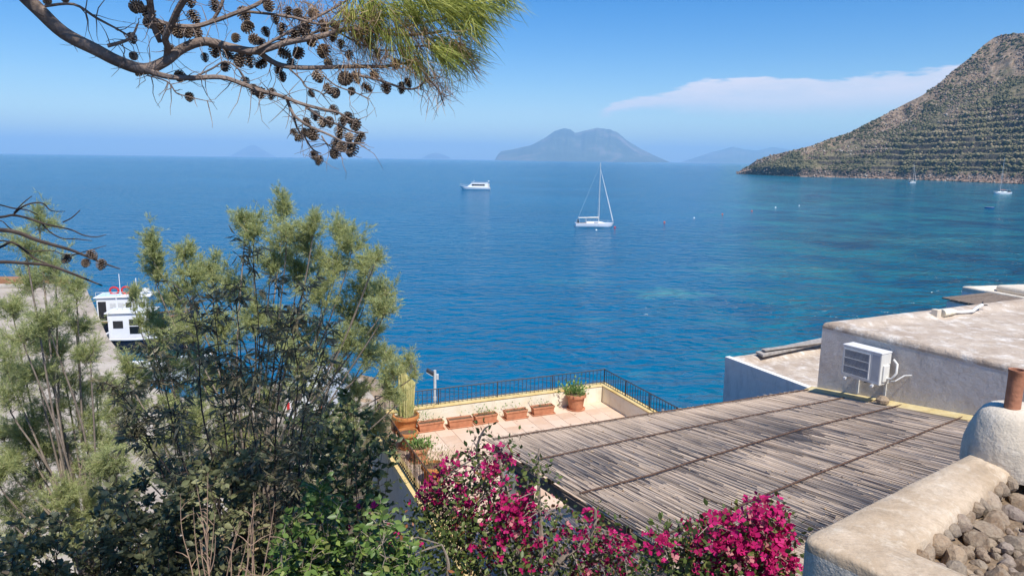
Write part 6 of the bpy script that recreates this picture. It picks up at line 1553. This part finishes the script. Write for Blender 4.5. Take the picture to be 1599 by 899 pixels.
br_ = [(1018, 848, .6), (1030, 840, .5), (1042, 868, .6), (1060, 870, .6), (1078, 838, .8), (1090, 828, .9), (1100, 834), (1110, 842), (1085, 850), (1125, 825), (1135, 822), (1128, 838), (1145, 830), (1155, 815), (1165, 822), (1178, 808), (1190, 800), (1200, 796, .8), (1208, 792, .6), (1212, 812), (1218, 822, .8), (1205, 825, .8), (1185, 820), (1170, 838), (1185, 838), (1195, 842), (1205, 850), (1215, 862), (1180, 855), (1165, 862), (1195, 868), (1208, 878), (1190, 885), (1220, 858, .7), (1228, 872, .8), (1150, 855), (1135, 855, .9), (1140, 870, .8), (1160, 880, .8), (1180, 895), (1205, 895), (1225, 892, .8), (1240, 878, .7), (1112, 860, .8), (1100, 892, .5), (1088, 900, .5), (1238, 895, .8), (1125, 880, .6)]
gr_ = [(1025, 858, .7), (1045, 850, .8), (1060, 860, 1), (1080, 868, 1.2), (1100, 872, 1.2), (1070, 885, 1.2), (1095, 890, 1.3), (1120, 890, 1.3), (1145, 890, 1.2), (1050, 890, 1), (1035, 880, .8), (1165, 895, 1), (1130, 850, .8), (1155, 845, .8), (1110, 880, 1.2), (1140, 905, 1.3), (1080, 905, 1.3), (1190, 900, 1), (1025, 900, 1)]
bougainvillea('magenta bougainvillea spilling over the near corner of the reed roof', (1.5, 4.4, 8.6), 4.5, canesR, br_, gr_, 12, 19, 0.060, 0.25)
canes3 = [[(700, 1010, 5), (695, 930, 4), (700, 880, 3), (690, 850, 1.5)], [(690, 1000, 4), (650, 920, 3), (625, 880, 1.5)]]
bougainvillea('small bougainvillea with few blooms low between climber and side wall', (-0.5, 5.0, 7.6), 5.0, canes3, [(622, 855, .5), (612, 848, .4), (636, 862, .3), (560, 812, .2)], [(640, 870, 1), (655, 885, 1.2), (670, 895, 1.3), (690, 890, 1), (625, 885, 1), (600, 880, .8), (650, 860, .6)], 18)

# dry leaves and bits blown onto the reed roof
def roof_litter():
    rr = random.Random(31); pos, dr = [], []
    for _ in range(150):
        p = PPL(rr.uniform(800, 1480), rr.uniform(640, 820), PL); p.z = plz(p) + 0.03; pos.append(p[:]); dr.append((rr.gauss(0, 1), rr.gauss(0, 1), rr.gauss(0, .15)))
    r = empty('leaf_litter', (3.0, 11.0, 10.6)); tag(r, 'scattered dry leaves lying on the reed pergola roof', 'leaves', kind='stuff')
    leaves('dry_leaves', r, pos, dr, 0.05 * npr.uniform(0.5, 1.2, 150), leafmat('litter_leaf', [(0, (0.20, 0.12, 0.06)), (0.6, (0.42, 0.28, 0.15)), (1, (0.60, 0.46, 0.28))], 0.1), LEAF_OVAL, up=np.tile([0.0, 0.0, 1.0], (150, 1)))
roof_litter()

# ------------------------------------------------------------------ sea haze
def make_haze():
    mb = MB(); mb.obox((-34000, -34000, -6.0), (68000, 0, 0), (0, 68000, 0), (0, 0, 680))
    m = bpy.data.materials.new('sea_haze'); m.use_nodes = True; nt = m.node_tree; nt.nodes.clear()
    o = nt.nodes.new('ShaderNodeOutputMaterial'); v = nt.nodes.new('ShaderNodeVolumePrincipled')
    v.inputs['Color'].default_value = (0.46, 0.745, 1.0, 1); v.inputs['Density'].default_value = 9.0e-5; v.inputs['Anisotropy'].default_value = 0.0
    nt.links.new(v.outputs[0], o.inputs['Volume'])
    tag(mb.build('haze', m), kind='stuff')
make_haze()
